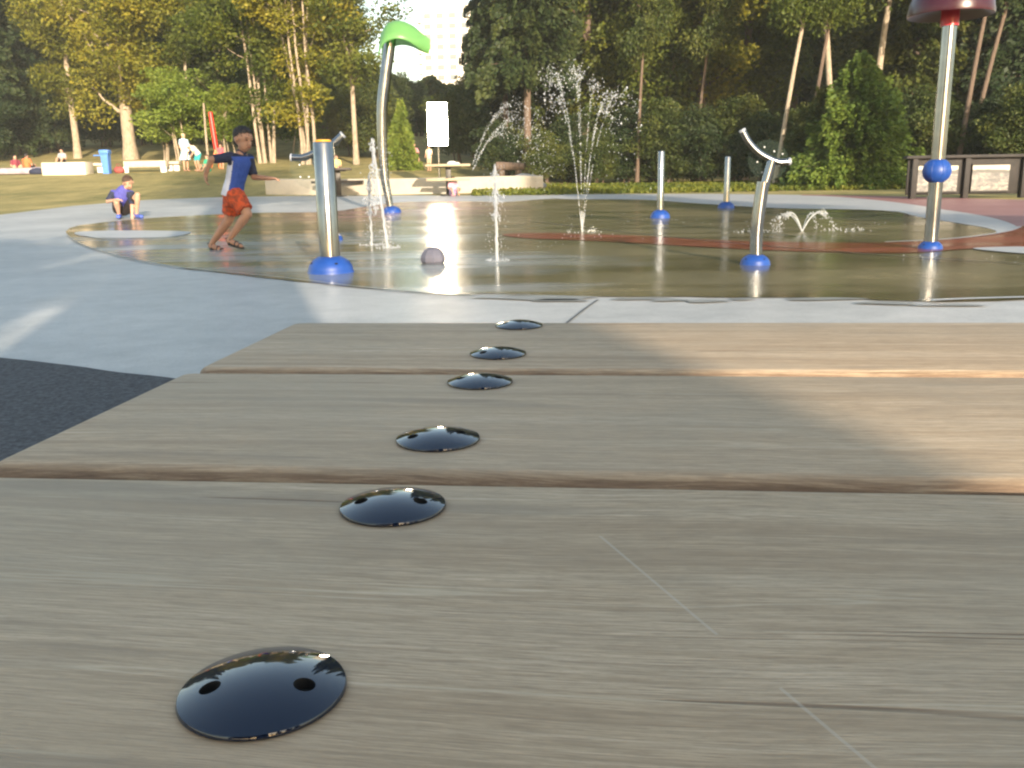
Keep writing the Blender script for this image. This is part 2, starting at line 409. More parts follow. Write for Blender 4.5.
# ------------------------------------------------------------------ bench
BZ = .52
bench_az = R(-5.8)
Lpt = gp(-20, 465, BZ)                       # a point on the line of plank ends
dirY = Vector((math.sin(R(5.8)), math.cos(R(5.8)), 0)); dirX = Vector((math.cos(R(5.8)), -math.sin(R(5.8)), 0))
def loc2(px, py, z=BZ):
    d = gp(px, py, z) - org; return d.dot(dirX), d.dot(dirY)
org = Vector((Lpt.x, Lpt.y, 0))
sA = loc2(600, 483)[1]; sB = loc2(600, 375)[1]; sC = loc2(600, 321.5)[1]; print('SEAMS', sA, sB, sC, 'left', loc2(0, 465), loc2(295, 321))
PW = ((sC - sA) / 2); GAP = .010
bench = empty('wooden_bench', org, bench_az, 'wide weathered bench of three grey planks in the foreground with glossy black bolt caps', 'bench')
BL = 2.4; TH = .045
wood = mat_wood()
# scratch on nearest plank
a = loc2(600, 536); b = loc2(875, 768)
na = Vector((-(b[1] - a[1]), b[0] - a[0])).normalized()
t = wood; dxy = t.math('ADD', t.math('MULTIPLY', t.sx.outputs[0], na.x), t.math('MULTIPLY', t.sx.outputs[1], na.y))
c0 = a[0] * na.x + a[1] * na.y
dist = t.math('ABSOLUTE', t.math('SUBTRACT', dxy, c0))
wob = t.noise(t.coord((1, 1, 1)), 14, 3)
msk = t.math('MULTIPLY', t.math('LESS_THAN', dist, .00055), t.math('GREATER_THAN', wob, .36))
msk = t.math('MULTIPLY', msk, t.math('LESS_THAN', t.sx.outputs[1], a[1]))
t.set(color=t.mix(t.math('MULTIPLY', msk, .32), t.c, (.62, .58, .50)))
WOOD = wood.m
def plank_mesh(y0, y1, x0):
    bm = bmesh.new(); bmesh.ops.create_cube(bm, size=1)
    for v in bm.verts: v.co = Vector((x0 + (v.co.x + .5) * BL, y0 + (v.co.y + .5) * (y1 - y0), BZ - TH + (v.co.z + .5) * TH))
    ve = [e for e in bm.edges if abs(e.verts[0].co.z - e.verts[1].co.z) > .01]
    bmesh.ops.bevel(bm, geom=ve, offset=.012, segments=5, profile=.5, affect='EDGES')
    he = [e for e in bm.edges if abs(e.verts[0].co.z - e.verts[1].co.z) < .001 and len(e.link_faces) == 2 and abs(e.link_faces[0].normal.dot(e.link_faces[1].normal)) < .3]
    bmesh.ops.bevel(bm, geom=he, offset=.0085, segments=5, profile=.5, affect='EDGES')
    me = bpy.data.meshes.new('plank'); bm.to_mesh(me); bm.free(); smooth(me, 40); return me
x_ends = [loc2(295, 321)[0] * 0 + .0 for k in range(3)]
for k in range(4):
    y1 = sA + (k - 0) * PW; y0 = y1 - PW
    if k == 3: break
    o = link('plank', plank_mesh(y0 + (GAP if True else 0), y1, [.004, -.001, .002][k]), WOOD, bench)
# caps
cap_px = [(263, 689), (393, 505), (438, 438), (480, 381), (498, 353), (519, 325)]
capl = [loc2(*p, BZ + .0012) for p in cap_px]; print('CAPS', capl)
t = NT('glossy_black_cap'); v = t.coord(); f = t.noise(v, 160, 4, .6)
t.set(color=(.004, .010, .028), rough=t.math('MULTIPLY_ADD', t.ramp(f, [(.55, (0,)*3), (.75, (1,)*3)]), .08, .035), ior=1.52, coat=.25, coatr=.02)  # blue of the reflected sky is partly put into the base colour
CAPM = t.m
CR = (loc2(347, 689)[0] - loc2(179, 689)[0]) / 2 * .97; print('cap radius', CR)
HOLE = mat_simple('hole_dark', (.004, .004, .004), .9)
def cap_mesh(rot):
    H = CR * .235
    prof = [(CR * .96, -.001), (CR, .0), (CR, .0004), (CR * .985, .0010)]
    for k in range(1, 15):
        a = k / 14; r = CR * .985 * math.cos(a * math.pi / 2) if False else CR * .985 * (1 - a)
        prof.append((r, .0010 + (H - .0010) * (1 - (1 - a) ** 2)))
    m = MB(); m.lathe(prof, seg=96); me = m.mesh('cap', ang=60)
    cu = MB()
    for s in (-1, 1):
        c = Vector((math.cos(rot) * s * CR * .56, math.sin(rot) * s * CR * .56 - CR * .16, 0))
        cu.lathe([(CR * .13, .0008), (CR * .13, .02)], c=c, seg=20)
    cme = cu.mesh('cut', sm=False)
    o = link('tmp', me, [CAPM, HOLE]); c = link('tmpc', cme, HOLE)
    md = o.modifiers.new('b', 'BOOLEAN'); md.operation = 'DIFFERENCE'; md.object = c; md.solver = 'EXACT'
    try: md.material_mode = 'TRANSFER'
    except Exception: pass
    dg = bpy.context.evaluated_depsgraph_get(); dg.update()
    r = bpy.data.meshes.new_from_object(o.evaluated_get(dg)); bpy.data.objects.remove(o); bpy.data.objects.remove(c)
    smooth(r, 30); return r
for i, (x, y) in enumerate(capl):
    me = cap_mesh([.12, .05, .3, .1, .6, .2][i])
    o = link('bolt_cap', me, None, bench, (x, y, BZ + .0006))
mb = MB(); lx = sum(c[0] for c in capl) / 6
BST = mat_simple('dark_green_steel', (.03, .035, .035), .4, .6)
for x in (lx, lx + 1.45):
    m = MB(); ym = (sA + sC) / 2 - PW / 2
    m.box((x, ym, BZ - TH - .022), (.07, PW * 2.8, .04), bev=.004)
    for yy in (ym - PW * .9, ym + PW * .9): m.box((x, yy, (BZ - TH - .04) / 2), (.06, .05, BZ - TH - .046), bev=.004)
    m.box((x, ym, .02), (.09, PW * 2.6, .03), bev=.004)
    m.build('leg_frame', BST, bench)

# ------------------------------------------------------------------ splash pad equipment
def dome_prof(r, h):
    return [(r * 1.0, 0), (r * 1.0, h * .10), (r * .965, h * .17)] + [(r * .965 * math.cos(a), h * .17 + h * .83 * math.sin(a)) for a in [i * math.pi / 2 / 9 for i in range(1, 10)]]
def base_dome(parent, r, h, name='base_cover'):
    m = MB(); m.lathe(dome_prof(r, h), seg=40); o = m.build(name, BLUE, parent)
    for k in range(4):
        a = k * math.pi / 2 + .5; q = MB(); q.ball((r * .80 * math.cos(a), r * .80 * math.sin(a), h * .58), r * .09, 10, 6, (1, 1, .5))
        q.build('bolt', HOLE, o)
    return o
def short_pole(px, py, topy, wpx, dpx, dh, label, orange=False):
    b = gp(px, py); s = F_PX / (b - CAM).dot(_F)
    t = empty('spray_pole', b, 0, label, 'spray pole', 'steel spray poles standing on the splash pad')
    H = at(px, topy, b.y).z - b.z
    r = wpx / s / 2; base_dome(t, dpx / s / 2, dh / s)
    m = MB(); m.lathe([(r, .01), (r, H - .012), (r * .94, H - .004), (r * .8, H), (r * .8, H - .03), (.0, H - .03)], seg=36); m.build('pole', STEEL, t)
    m = MB()
    if orange: m.lathe([(r * .78, H - .02), (r * .78, H + .008), (r * .62, H + .014), (r * .3, H + .012), (0, H + .012)], seg=28); m.build('nozzle', mat_simple('orange_ring', (.75, .36, .02), .4), t)
    return t, H
p1, H1 = short_pole(331, 273.5, 141.5, 20, 46, 19, 'thick steel spray pole with an orange top ring and the largest blue base cover', True)
p2, H2 = short_pole(660, 218.5, 151, 6.6, 20, 9, 'slim plain steel pole on blue base, left of the two slim poles')
p3, H3 = short_pole(726, 208.5, 156.5, 6, 17, 7, 'shortest slim steel pole on a blue base, just left of the right spray gun')

GLASSP = NT('clear_shield'); GLASSP.set(color=(.10, .15, .12), rough=.3, alpha=.055, ior=1.1); GLASSP = GLASSP.m
WHITEP = mat_simple('white_rim', (.75, .75, .72), .3)
def spray_gun(label, base, polepx, bars, disc, wpx, dpx, dh, neck=None, disc_r=20, tube_px=3.2):
    b = gp(*base); s = F_PX / (b - CAM).dot(_F)
    t = empty('water_gun_post', b, 0, label, 'spray gun', 'swivel water guns on the splash pad')
    L = lambda px, py, dy=0: at(px, py, b.y + dy) - b
    base_dome(t, dpx / s / 2, dh / s)
    r = wpx / s / 2
    pts = catmull([L(*p) for p in polepx], 5); n = len(pts)
    m = MB(); m.tube(pts, r, 20); m.build('pole', STEEL, t)
    up = catmull([L(*p) for p in neck], 5); m = MB(); m.tube(up, r * .72, 18); m.build('neck', STEEL, t)
    ptsb = catmull([L(p[0], p[1], p[2] if len(p) > 2 else 0) for p in bars], 6); m = MB(); m.tube(ptsb, tube_px / s, 16); hb = m.build('handlebar', STEEL, t)
    for q, q2 in ((ptsb[0], ptsb[1]), (ptsb[-1], ptsb[-2])):
        e = MB(); d = (q - q2).normalized(); e.tube([q - d * .012, q + d * .004], tube_px / s * 1.12, 16); e.build('end_cap', mat_simple('grey_cap', (.3, .32, .36), .4), hb)
    c = L(*disc, .06); n_ = (CAM - (b + c)).normalized(); n_ = (n_ + Vector((.25, 0, .25))).normalized()
    rot = Vector((0, 0, 1)).rotation_difference(n_).to_matrix(); rr = disc_r / s
    m = MB(); m.lathe([(0, -.004), (rr * .97, -.004), (rr, 0), (rr * .97, .004), (0, .004)], c, 40, rot); sh = m.build('shield', GLASSP, t)
    for k in range(9):
        a = k * 2.4; q = c + rot @ Vector((rr * (.35 + .05 * k) * math.cos(a), rr * (.35 + .05 * k) * math.sin(a), .008)); m = MB(); m.ball(q, rr * .045, 8, 6); m.build('droplet', WHITEP, sh)
    return t
spray_gun('bent steel water gun post with curved handlebar and clear shield, right half of the pad', (755, 265.5),
          [(756, 262), (756.5, 235), (759, 210), (763, 182)], [(742, 130), (748, 141), (757, 151), (768, 158), (779, 162), (790, 161.5)], (768, 160), 12.5, 30, 12,
          neck=[(760, 205), (764, 188), (768.5, 172), (772, 160)])
spray_gun('water gun post with tilted handlebar and greenish shield, hidden behind the thick steel pole', (333, 241),
          [(328, 238), (327, 215), (324, 190), (322, 172)], [(291, 157.5), (303, 157.5), (316, 152.5), (330, 146), (343, 134.5)], (311, 168), 12, 20, 9,
          neck=[(322, 180), (319, 168), (316.5, 160), (320, 152)], disc_r=21, tube_px=3.4)
# curved tall pole with green leaf hood
b = gp(392, 213); Yb = b.y; s = F_PX / (b - CAM).dot(_F)
t = empty('leaf_spray_post', b, 0, 'tall curved steel post topped by a green leaf shaped hood before the sky gap', 'spray post')
base_dome(t, 9.5 / s, 7 / s)
L = lambda px, py, dy=0: at(px, py, Yb + dy) - b
pts = catmull([L(391, 212), L(388, 196), L(385, 180), L(382.5, 150), L(382, 110), L(385, 80), L(389, 50), L(391.5, 28)], 5)
m = MB(); m.tube(pts, [(3.2 + 2.4 * min(1, i / len(pts) * 1.6)) / s for i in range(len(pts))], 20); m.build('pole', STEEL, t)
t2 = NT('green_plastic'); t2.set(color=(.26, .55, .20), rough=.3, alpha=.72); tr = t2.n('ShaderNodeBsdfTranslucent'); tr.inputs[0].default_value = (.15, .6, .1, 1)
mx = t2.n('ShaderNodeMixShader'); mx.inputs[0].default_value = .4; t2.l(t2.b.outputs[0], mx.inputs[1]); t2.l(tr.outputs[0], mx.inputs[2]); t2.l(mx.outputs[0], t2.out.inputs['Surface'])
# leaf hood: arched sheet with real width, drooping to a tip on the right
spine = catmull([L(381, 33), L(388, 23), L(400, 20.5), L(412, 25), L(422, 33), L(431, 40)], 5)
vs = []; NW = 9
for i, p in enumerate(spine):
    u = i / (len(spine) - 1); w = .42 * math.sin(math.pi * min(1, u * .85 + .17)) ** .7 + .01
    if u > .75: w *= (1 - (u - .75) / .25) ** .6 + .02
    for k in range(NW):
        q = -1 + 2 * k / (NW - 1)
        vs.append(p + Vector((-.05 * q * q, q * w, -abs(q) ** 1.6 * (.46 * (1 - .45 * u)))))
fs = [[i * NW + k, i * NW + k + 1, (i + 1) * NW + k + 1, (i + 1) * NW + k] for i in range(len(spine) - 1) for k in range(NW - 1)]
m = MB(); m.add(vs, fs); o = m.build('leaf_hood', t2.m, t, ang=70)
md = o.modifiers.new('s', 'SOLIDIFY'); md.thickness = .015
# red mushroom umbrella pole
b = gp(930, 250); s = F_PX / (b - CAM).dot(_F)
t = empty('umbrella_spray_post', b, 0, 'steel post with dark red mushroom canopy on top and blue ball at mid height', 'spray post')
base_dome(t, 12 / s, 10 / s)
Hc = at(955, 13, b.y).z - b.z; r = 6.6 / s
m = MB(); m.lathe([(r, .01), (r, Hc + .12)], seg=30); m.build('pole', STEEL, t)
hb = at(936, 171, b.y).z - b.z
m = MB(); m.ball((0, 0, hb), 13.3 / s, 32, 20, (1, 1, .95))
for k in range(8):
    a = k * math.pi / 4
    m.tube([(math.cos(a) * 13.1 / s * math.cos(e), math.sin(a) * 13.1 / s * math.cos(e), hb + 12.6 / s * math.sin(e)) for e in [i * .18 - .72 for i in range(9)]], .5 / s, 6)
m.build('ball', BLUE, t)
REDP = NT('red_plastic'); REDP.set(color=(.04, .003, .009), rough=.3, coat=.1); REDP = REDP.m
rc = 38 / s
m = MB(); m.lathe([(r * 1.05, Hc + .05), (rc * .35, Hc + .045), (rc * .7, Hc + .02), (rc * .97, Hc - .02), (rc, Hc - .022), (rc * 1.01, Hc - .005), (rc * .96, Hc + .09), (rc * .82, Hc + .18), (rc * .55, Hc + .25), (rc * .25, Hc + .285), (0, Hc + .29)], seg=48)
m.build('canopy', REDP, t)
m = MB(); m.lathe([(r * 1.25, Hc - .10), (r * 1.25, Hc + .06)], seg=24); m.build('collar', mat_simple('red_collar', (.45, .02, .03), .3), t)
# grey nozzle dome
b = gp(433, 264); s = F_PX / (b - CAM).dot(_F)
t = empty('ground_nozzle', b, 0, 'small lilac grey knobbly ground nozzle on the wet pad beside the glaring reflection', 'nozzle')
m = MB(); m.lathe([(10 / s, 0), (12.5 / s, 3 / s), (12.8 / s, 7 / s), (10.5 / s, 12 / s), (7.5 / s, 15.5 / s), (3 / s, 17 / s), (0, 17.2 / s)], seg=9); m.build('cap', mat_simple('lilac_grey', (.11, .11, .145), .55), t, ang=20)
m = MB(); m.lathe([(6 / s, 0), (7 / s, 1.5 / s), (5 / s, 2 / s)], seg=20); m.build('flange', STEEL, t)

# ------------------------------------------------------------------ sign panel that throws the low sun back
SUN_AZ, SUN_EL = R(164), R(14)
SUND = Vector((math.sin(SUN_AZ) * math.cos(SUN_EL), math.cos(SUN_AZ) * math.cos(SUN_EL), math.sin(SUN_EL)))
Ys = 33.0
pc = at(437.5, 124, Ys); s = F_PX / (pc - CAM).dot(_F)
nrm = ((CAM - pc).normalized() + SUND).normalized()
b = Vector((pc.x, pc.y + .06, ground(pc.x, pc.y + .06)))
t = empty('sign_board', b, 0, 'tall rectangular sign glaring white with reflected sun, behind the centre picnic table', 'sign')
rot = Vector((0, -1, 0)).rotation_difference(nrm).to_matrix(); pl = pc - b
t3 = NT('sun_struck_metal'); t3.set(color=(.95, .90, .80), metal=1.0, rough=t3.math('MULTIPLY_ADD', t3.noise(t3.coord(), 2, 3), .04, .22))
m = MB(); m.box(pl, (19.5 / s, .02, 41.5 / s), rot=rot, bev=.004); m.build('panel', t3.m, t, sm=False)
m = MB(); m.box(pl + rot @ Vector((0, .03, 0)), (20.5 / s, .03, 42.5 / s), rot=rot, bev=.005); m.build('backing', STEEL, t)
m = MB(); m.lathe([(.04, -.1), (.04, pl.z - 20.5 / s)], seg=16); m.build('post', STEEL, t)
# ------------------------------------------------------------------ water jets
WAT = NT('water_spray'); WAT.set(color=(.85, .88, .90), rough=.1, trans=.45, ior=1.33, alpha=.72)
WAT = WAT.m
FOAM = NT('water_foam'); FOAM.set(color=(.62, .66, .72), rough=.3, trans=.3, ior=1.2, alpha=.4); FOAM = FOAM.m
G = 9.81
_oct = [(1, 0, 0), (-1, 0, 0), (0, 1, 0), (0, -1, 0), (0, 0, 1), (0, 0, -1)]
_octf = [(0, 2, 4), (2, 1, 4), (1, 3, 4), (3, 0, 4), (2, 0, 5), (1, 2, 5), (3, 1, 5), (0, 3, 5)]
def drop(m, p, r, d=None):
    st = random.uniform(1, 1.9)
    m.add([(p[0] + a * r, p[1] + b * r, p[2] + c * r * st) for a, b, c in _oct], _octf)
def jet(m, v, t0, t1, n, r, jit, stream=.0, org=(0, 0, 0), pulse=True):
    v = Vector(v); o = Vector(org)
    if stream:
        pts = [o + v * t - Vector((0, 0, .5 * G * t * t)) for t in [stream * i / 14 for i in range(15)]]
        m.tube(pts, [r * (1.1 - .5 * i / 14) * (1 + .3 * random.random()) for i in range(15)], 7)
    ph = random.random() * 9
    for i in range(n):
        u = (i + random.random()) / n; t = t0 + (t1 - t0) * u
        if pulse and math.sin(t * 46 + ph) < -.35 and random.random() < .75: continue
        p = o + v * t - Vector((0, 0, .5 * G * t * t)); j = jit * (t / t1) ** 1.3
        p += Vector((random.gauss(0, j), random.gauss(0, j), random.gauss(0, j)))
        if p.z < 0: continue
        drop(m, p, r * random.uniform(.5, 1.15) * (1.9 if random.random() < .04 else 1))
def splash(m, c, rad, n, r, h=.05):
    for i in range(n):
        a = random.random() * 7; q = rad * math.sqrt(random.random())
        drop(m, (c[0] + q * math.cos(a), c[1] + q * math.sin(a), c[2] + abs(random.gauss(0, h))), r * random.uniform(.5, 1.2))
# vase shaped fountain
b = gp(582, 233); m = MB(); fan = empty('fountain', b, 0, 'tall vase shaped fountain of thin jets opening upward into a cloud of droplets', 'fountain')
for k in range(9):
    a = 2 * math.pi * k / 9 + .2; vz = random.uniform(5.3, 6.2); vr = random.uniform(.5, .92)
    m = MB(); v = (vr * math.cos(a), vr * math.sin(a), vz)
    jet(m, v, .04, .52, 170, .0046, .010, .045)
    jet(m, v, .45, .80, 80, .0056, .07, pulse=False)
    jet(m, v, .80, 1.0, 10, .006, .12, pulse=False)
    tag(m.build('jet', WAT, fan, sm=False), kind='stuff')
m = MB(); splash(m, (0, 0, 0), .25, 60, .006, .03); tag(m.build('splash', WAT, fan, sm=False), kind='stuff')
# arching spray on the left of it
b = gp(462, 204); o = empty('arching_spray', b, 0, 'arching spray curving right from behind the picnic table in front of the dark trees', 'fountain')
sA_ = b.y / 923
for k in range(5):
    m = MB(); vz = 5.6 + .28 * k; vx = (1.35 + .16 * (k % 3)) * 1.25
    v = (vx, .1 * (k - 2), vz)
    jet(m, v, .16, .60, 150, .0075, .03, .0, pulse=True); jet(m, v, .5, 1.12, 150, .0085, .14, pulse=True)
    tag(m.build('jet', WAT, o, sm=False), kind='stuff')
# foaming columns
def column(px, py, topy, foam_y, label, wfoam, rr=1.6, tilt=0):
    b = gp(px, py); s = F_PX / (b - CAM).dot(_F); o = empty('bubbling_jet', b, 0, label, 'water jet', 'bubbling upright water jets')
    H = (py - topy) / s; hf = (py - foam_y) / s; m = MB()
    pts = [Vector((tilt * z / s / 10 + noise.noise(Vector((z * .2, px, 0))) * 1.2 / s, 0, z / s)) for z in range(0, int(py - topy), 3)]
    m.tube(pts, [rr / s * (1 - .3 * i / len(pts)) * (1 + .35 * noise.noise(Vector((i * .9, px, 3)))) for i in range(len(pts))], 8); m.build('stream', FOAM, o)
    m = MB()
    for i in range(360):
        u = random.random() ** .8; z = hf + (H - hf) * u
        w = wfoam / s * (math.sin(math.pi * min(1, (u * .8 + .16))) + .12) * (.55 + .45 * math.sin(u * 17 + px))
        drop(m, (random.gauss(0, w) + pts[-1].x, random.gauss(0, w), z), 1.0 / s * random.uniform(.4, 1.1))
    for i in range(160):
        z = H * random.random(); drop(m, (random.gauss(0, wfoam * 1.3 / s), random.gauss(0, wfoam / s), z), .45 / s)
    tag(m.build('foam', FOAM, o, sm=False), kind='stuff')
    m = MB(); splash(m, (0, 0, 0), 13 / s, 150, .6 / s, 1.2 / s); tag(m.build('splash', FOAM, o, sm=False), kind='stuff')
column(497, 262, 168, 222, 'tallest bubbling water jet with a foamy top, right of the glaring reflection', 4.2)
column(388, 249, 142, 215, 'bubbling jet running up beside the tall curved leaf post', 3.4, 1.5, -1)
column(372, 246, 178, 216, 'short bubbling jet between the thick steel pole and the curved leaf post', 2.8, 1.3)
# low double spray
b = gp(802, 232); s = F_PX / (b - CAM).dot(_F); o = empty('low_fan_spray', b, 0, 'low spray arching to both sides from one nozzle, behind the right water gun', 'fountain')
for k, (vx, vy, vz) in enumerate([(.95, .2, 2.05), (.8, -.35, 2.15), (.62, .5, 2.0), (-.95, .1, 2.0), (-.78, -.4, 2.1), (-.6, .45, 1.95)]):
    m = MB(); jet(m, (vx, vy, vz), .12, .30, 60, .0055, .008, .26); jet(m, (vx, vy, vz), .22, .46, 60, .0065, .03); tag(m.build('jet', WAT, o, sm=False), kind='stuff')
m = MB(); splash(m, (.5, 0, 0), .3, 70, .006, .02); splash(m, (-.5, 0, 0), .3, 70, .006, .02); tag(m.build('splash', WAT, o, sm=False), kind='stuff')
# scattered landing drops
for k, (x, y, w, n) in enumerate([(535, 240.5, 1.2, 260), (880, 226, .5, 60), (660, 226, 1.6, 120), (555, 215, 1.5, 140), (960, 262, .5, 40), (600, 222, 1.2, 100)]):
    b = gp(x, y); m = MB(); splash(m, (0, 0, 0), w, n // 3, .005, .012)
    o = m.build('landing_splash', FOAM, sm=False, loc=b)
    tag(o, ['broad white splash where falling water hits the red band', 'small splash near the tip of the wet pad', 'scattered drops hitting the wet pad by the slim left pole', 'faint splash behind the vase fountain base on the left', 'small splash on the wet pad below the red umbrella post', 'sparse drops landing right behind the vase fountain'][k], 'splash', 'splashes on the wet pad', 'stuff')

# ------------------------------------------------------------------ people
SKIN_A = mat_simple('skin_brown', (.40, .215, .135), .55); SKIN_B = mat_simple('skin_tan', (.52, .30, .20), .55)
HAIR = mat_simple('dark_hair', (.018, .012, .010), .45); HAIRB = mat_simple('brown_hair', (.06, .032, .018), .5)
NAVY = mat_simple('navy_cloth', (.018, .024, .055), .8); ROYAL = mat_simple('royal_cloth', (.03, .075, .33), .75)
PURPB = mat_simple('purple_blue_cloth', (.075, .075, .33), .8)
WHITEC2 = mat_simple('white_cloth', (.62, .63, .72), .8); ORANGE = mat_simple('orange_cloth', (.62, .085, .022), .75)
BLACKC = mat_simple('black_cloth', (.022, .016, .016), .8); SHOEB = mat_simple('blue_shoe', (.07, .12, .48), .5); SOLE = mat_simple('dark_sole', (.025, .02, .02), .6)
def limb(m, p0, p1, r0, r1, wide=None, wf=1.0, cap0=True, cap1=True, seg=14):
    p0 = Vector(p0); p1 = Vector(p1); a, bb = frame_of(p1 - p0, wide)
    d = (p1 - p0)
    vs = []; rings = 5
    for i in range(rings + 1):
        u = i / rings; r = r0 + (r1 - r0) * u
        for k in range(seg):
            t = 2 * math.pi * k / seg
            vs.append(p0 + d * u + a * math.cos(t) * r * (wf if wide is not None else 1) + bb * math.sin(t) * r)
    fs = [[i * seg + k, i * seg + (k + 1) % seg, (i + 1) * seg + (k + 1) % seg, (i + 1) * seg + k] for i in range(rings) for k in range(seg)]
    fs.append(list(range(seg))[::-1]); fs.append([rings * seg + k for k in range(seg)])
    m.add(vs, fs)
    dn = d.normalized(); rot = Matrix((a, bb, dn)).transposed()
    w = wf if wide is not None else 1
    if cap0: m.ball(p0, r0 * .998, 14, 10, (w, 1, 1), rot)
    if cap1: m.ball(p1, r1 * .998, 14, 10, (w, 1, 1), rot)
def fuse(m, voxel, it=4, name='body'):
    o = link('tmp', m.mesh('tmp', sm=False), None)
    md = o.modifiers.new('r', 'REMESH'); md.mode = 'VOXEL'; md.voxel_size = voxel
    md = o.modifiers.new('s', 'SMOOTH'); md.iterations = it; md.factor = .5
    dg = bpy.context.evaluated_depsgraph_get(); dg.update()
    r = bpy.data.meshes.new_from_object(o.evaluated_get(dg)); bpy.data.objects.remove(o)
    r.polygons.foreach_set('use_smooth', [True] * len(r.polygons)); r.name = name; return r
def head(m, c, up, fwd, k=1.0):
    """skull, jaw, nose, ears, brow; k scales a .2 m tall head"""
    up = Vector(up).normalized(); fwd = Vector(fwd); fwd = (fwd - up * fwd.dot(up)).normalized(); rt = fwd.cross(up)
    rot = Matrix((rt, fwd, up)).transposed(); c = Vector(c)
    q = lambda x, y, z: c + (rt * x + fwd * y + up * z) * k
    m.ball(q(0, -.008, .022), .088 * k, 20, 14, (.86, 1.02, .92), rot)
    m.ball(q(0, .024, -.035), .062 * k, 18, 12, (.88, .92, 1.05), rot)
    m.ball(q(0, .045, -.068), .030 * k, 12, 8, (1.1, .9, .7), rot)
    limb(m, q(0, .078, .004), q(0, .095, -.026), .009 * k, .014 * k)
    m.ball(q(0, .082, -.052), .016 * k, 12, 8, (1.5, .6, .5), rot)
    for s in (-1, 1):
        m.ball(q(s * .077, -.004, -.008), .022 * k, 10, 8, (.4, .75, 1.1), rot)
        m.ball(q(s * .028, .072, .020), .014 * k, 10, 8, (1.5, .6, .5), rot)
    return q, rot
def face_parts(q, rot, k, body):
    for s in (-1, 1):
        m = MB(); m.ball(q(s * .029, .079, .006), .0085 * k, 12, 8, (1.25, .55, .6), rot); m.build('eye', HAIR, body)
    m = MB(); m.ball(q(0, .0905, -.050), .013 * k, 12, 6, (1.55, .35, .28), rot); m.build('mouth', mat_simple('lips', (.30, .08, .07), .5), body)
    for s in (-1, 1):
        m = MB(); m.ball(q(s * .030, .081, .026), .012 * k, 10, 6, (1.4, .3, .16), rot); m.build('eyebrow', HAIR, body)
def hair(q, rot, k, body, mat, fringe=.02):
    m = MB(); m.ball(q(0, -.016, .034), .093 * k, 24, 16, (.88, 1.0, .93), rot); m.ball(q(0, -.05, .0), .065 * k, 16, 12, (1.0, .8, 1.0), rot)
    m.ball(q(0, .035, .078), .045 * k, 14, 10, (1.25, .9, .55), rot)
    if fringe > .03: m.ball(q(0, .062, .052), .038 * k, 14, 10, (1.6, .62, .62), rot)
    me = fuse(m, .0045 if k > 1.05 else .006, 2, 'hair')
    for v in me.vertices:
        d = Vector(v.co) - q(0, -.016, .02); n_ = d.normalized()
        v.co = Vector(v.co) + n_ * (.008 * noise.noise(n_ * 7 + Vector((3, 1, 2))) + .005 * noise.noise(n_ * 19) - .004) * k
    me.update(); return link('hair', me, mat, body)
def hand(m, w, d, palm, k=1.0, curl=.5, side=1):
    """w wrist, d direction, palm normal; palm, four fingers, thumb"""
    w = Vector(w); d = Vector(d).normalized(); n = Vector(palm); n = (n - d * n.dot(d)).normalized(); s = d.cross(n) * side
    q = lambda a, b_, c: w + (d * a + s * b_ + n * c) * k
    rot = Matrix((s, n, d)).transposed()
    m.ball(q(.032, 0, 0), .030 * k, 14, 10, (.95, .42, 1.25), rot); limb(m, w, q(.02, 0, 0), .017 * k, .019 * k)
    for i, (off, ln) in enumerate([(-.021, .042), (-.007, .048), (.007, .045), (.021, .036)]):
        a = q(.060, off, 0); c1 = curl * .8; b_ = a + (d * math.cos(c1) + n * math.sin(c1) + s * off * 4) * ln * .52 * k
        c2 = curl * 1.9; e = b_ + (d * math.cos(c2) + n * math.sin(c2)) * ln * .48 * k
        limb(m, a, b_, .0070 * k, .0062 * k, seg=8); limb(m, b_, e, .0062 * k, .0052 * k, seg=8)
    a = q(.018, -.024, .004); b_ = q(.042, -.044, .012); e = q(.062, -.046, .020)
    limb(m, a, b_, .010 * k, .008 * k, seg=8); limb(m, b_, e, .008 * k, .006 * k, seg=8)
def assign(me, fn):
    for p in me.polygons: p.material_index = fn(p.center, p.normal)

def wrinkle(me, amp=.006, f=16):
    nn = [Vector(v.normal) for v in me.vertices]
    for v, n_ in zip(me.vertices, nn):
        p = Vector(v.co); w_ = noise.noise(Vector((p.x * f + p.z * f * .7, p.y * f, p.z * f * .5 - p.x * f * .3)))
        v.co = p + n_ * (amp * (abs(w_) * 2 - .5) + amp * .5 * noise.noise(p * f * 2.7))
    me.update(); return me
def printed(name, c1, c2, sc_=22):
    t = NT(name); v = t.coord(); f = t.noise(v, sc_, 3, .6, .8); g = t.noise(v, 120, 2)
    t.set(color=t.ramp(f, [(.40, c1), (.56, c2)]), rough=.85); t.bump(g, .25, .002); return t.m
SHORTS = printed('printed_orange_cloth', (.22, .045, .02), (.58, .085, .022))
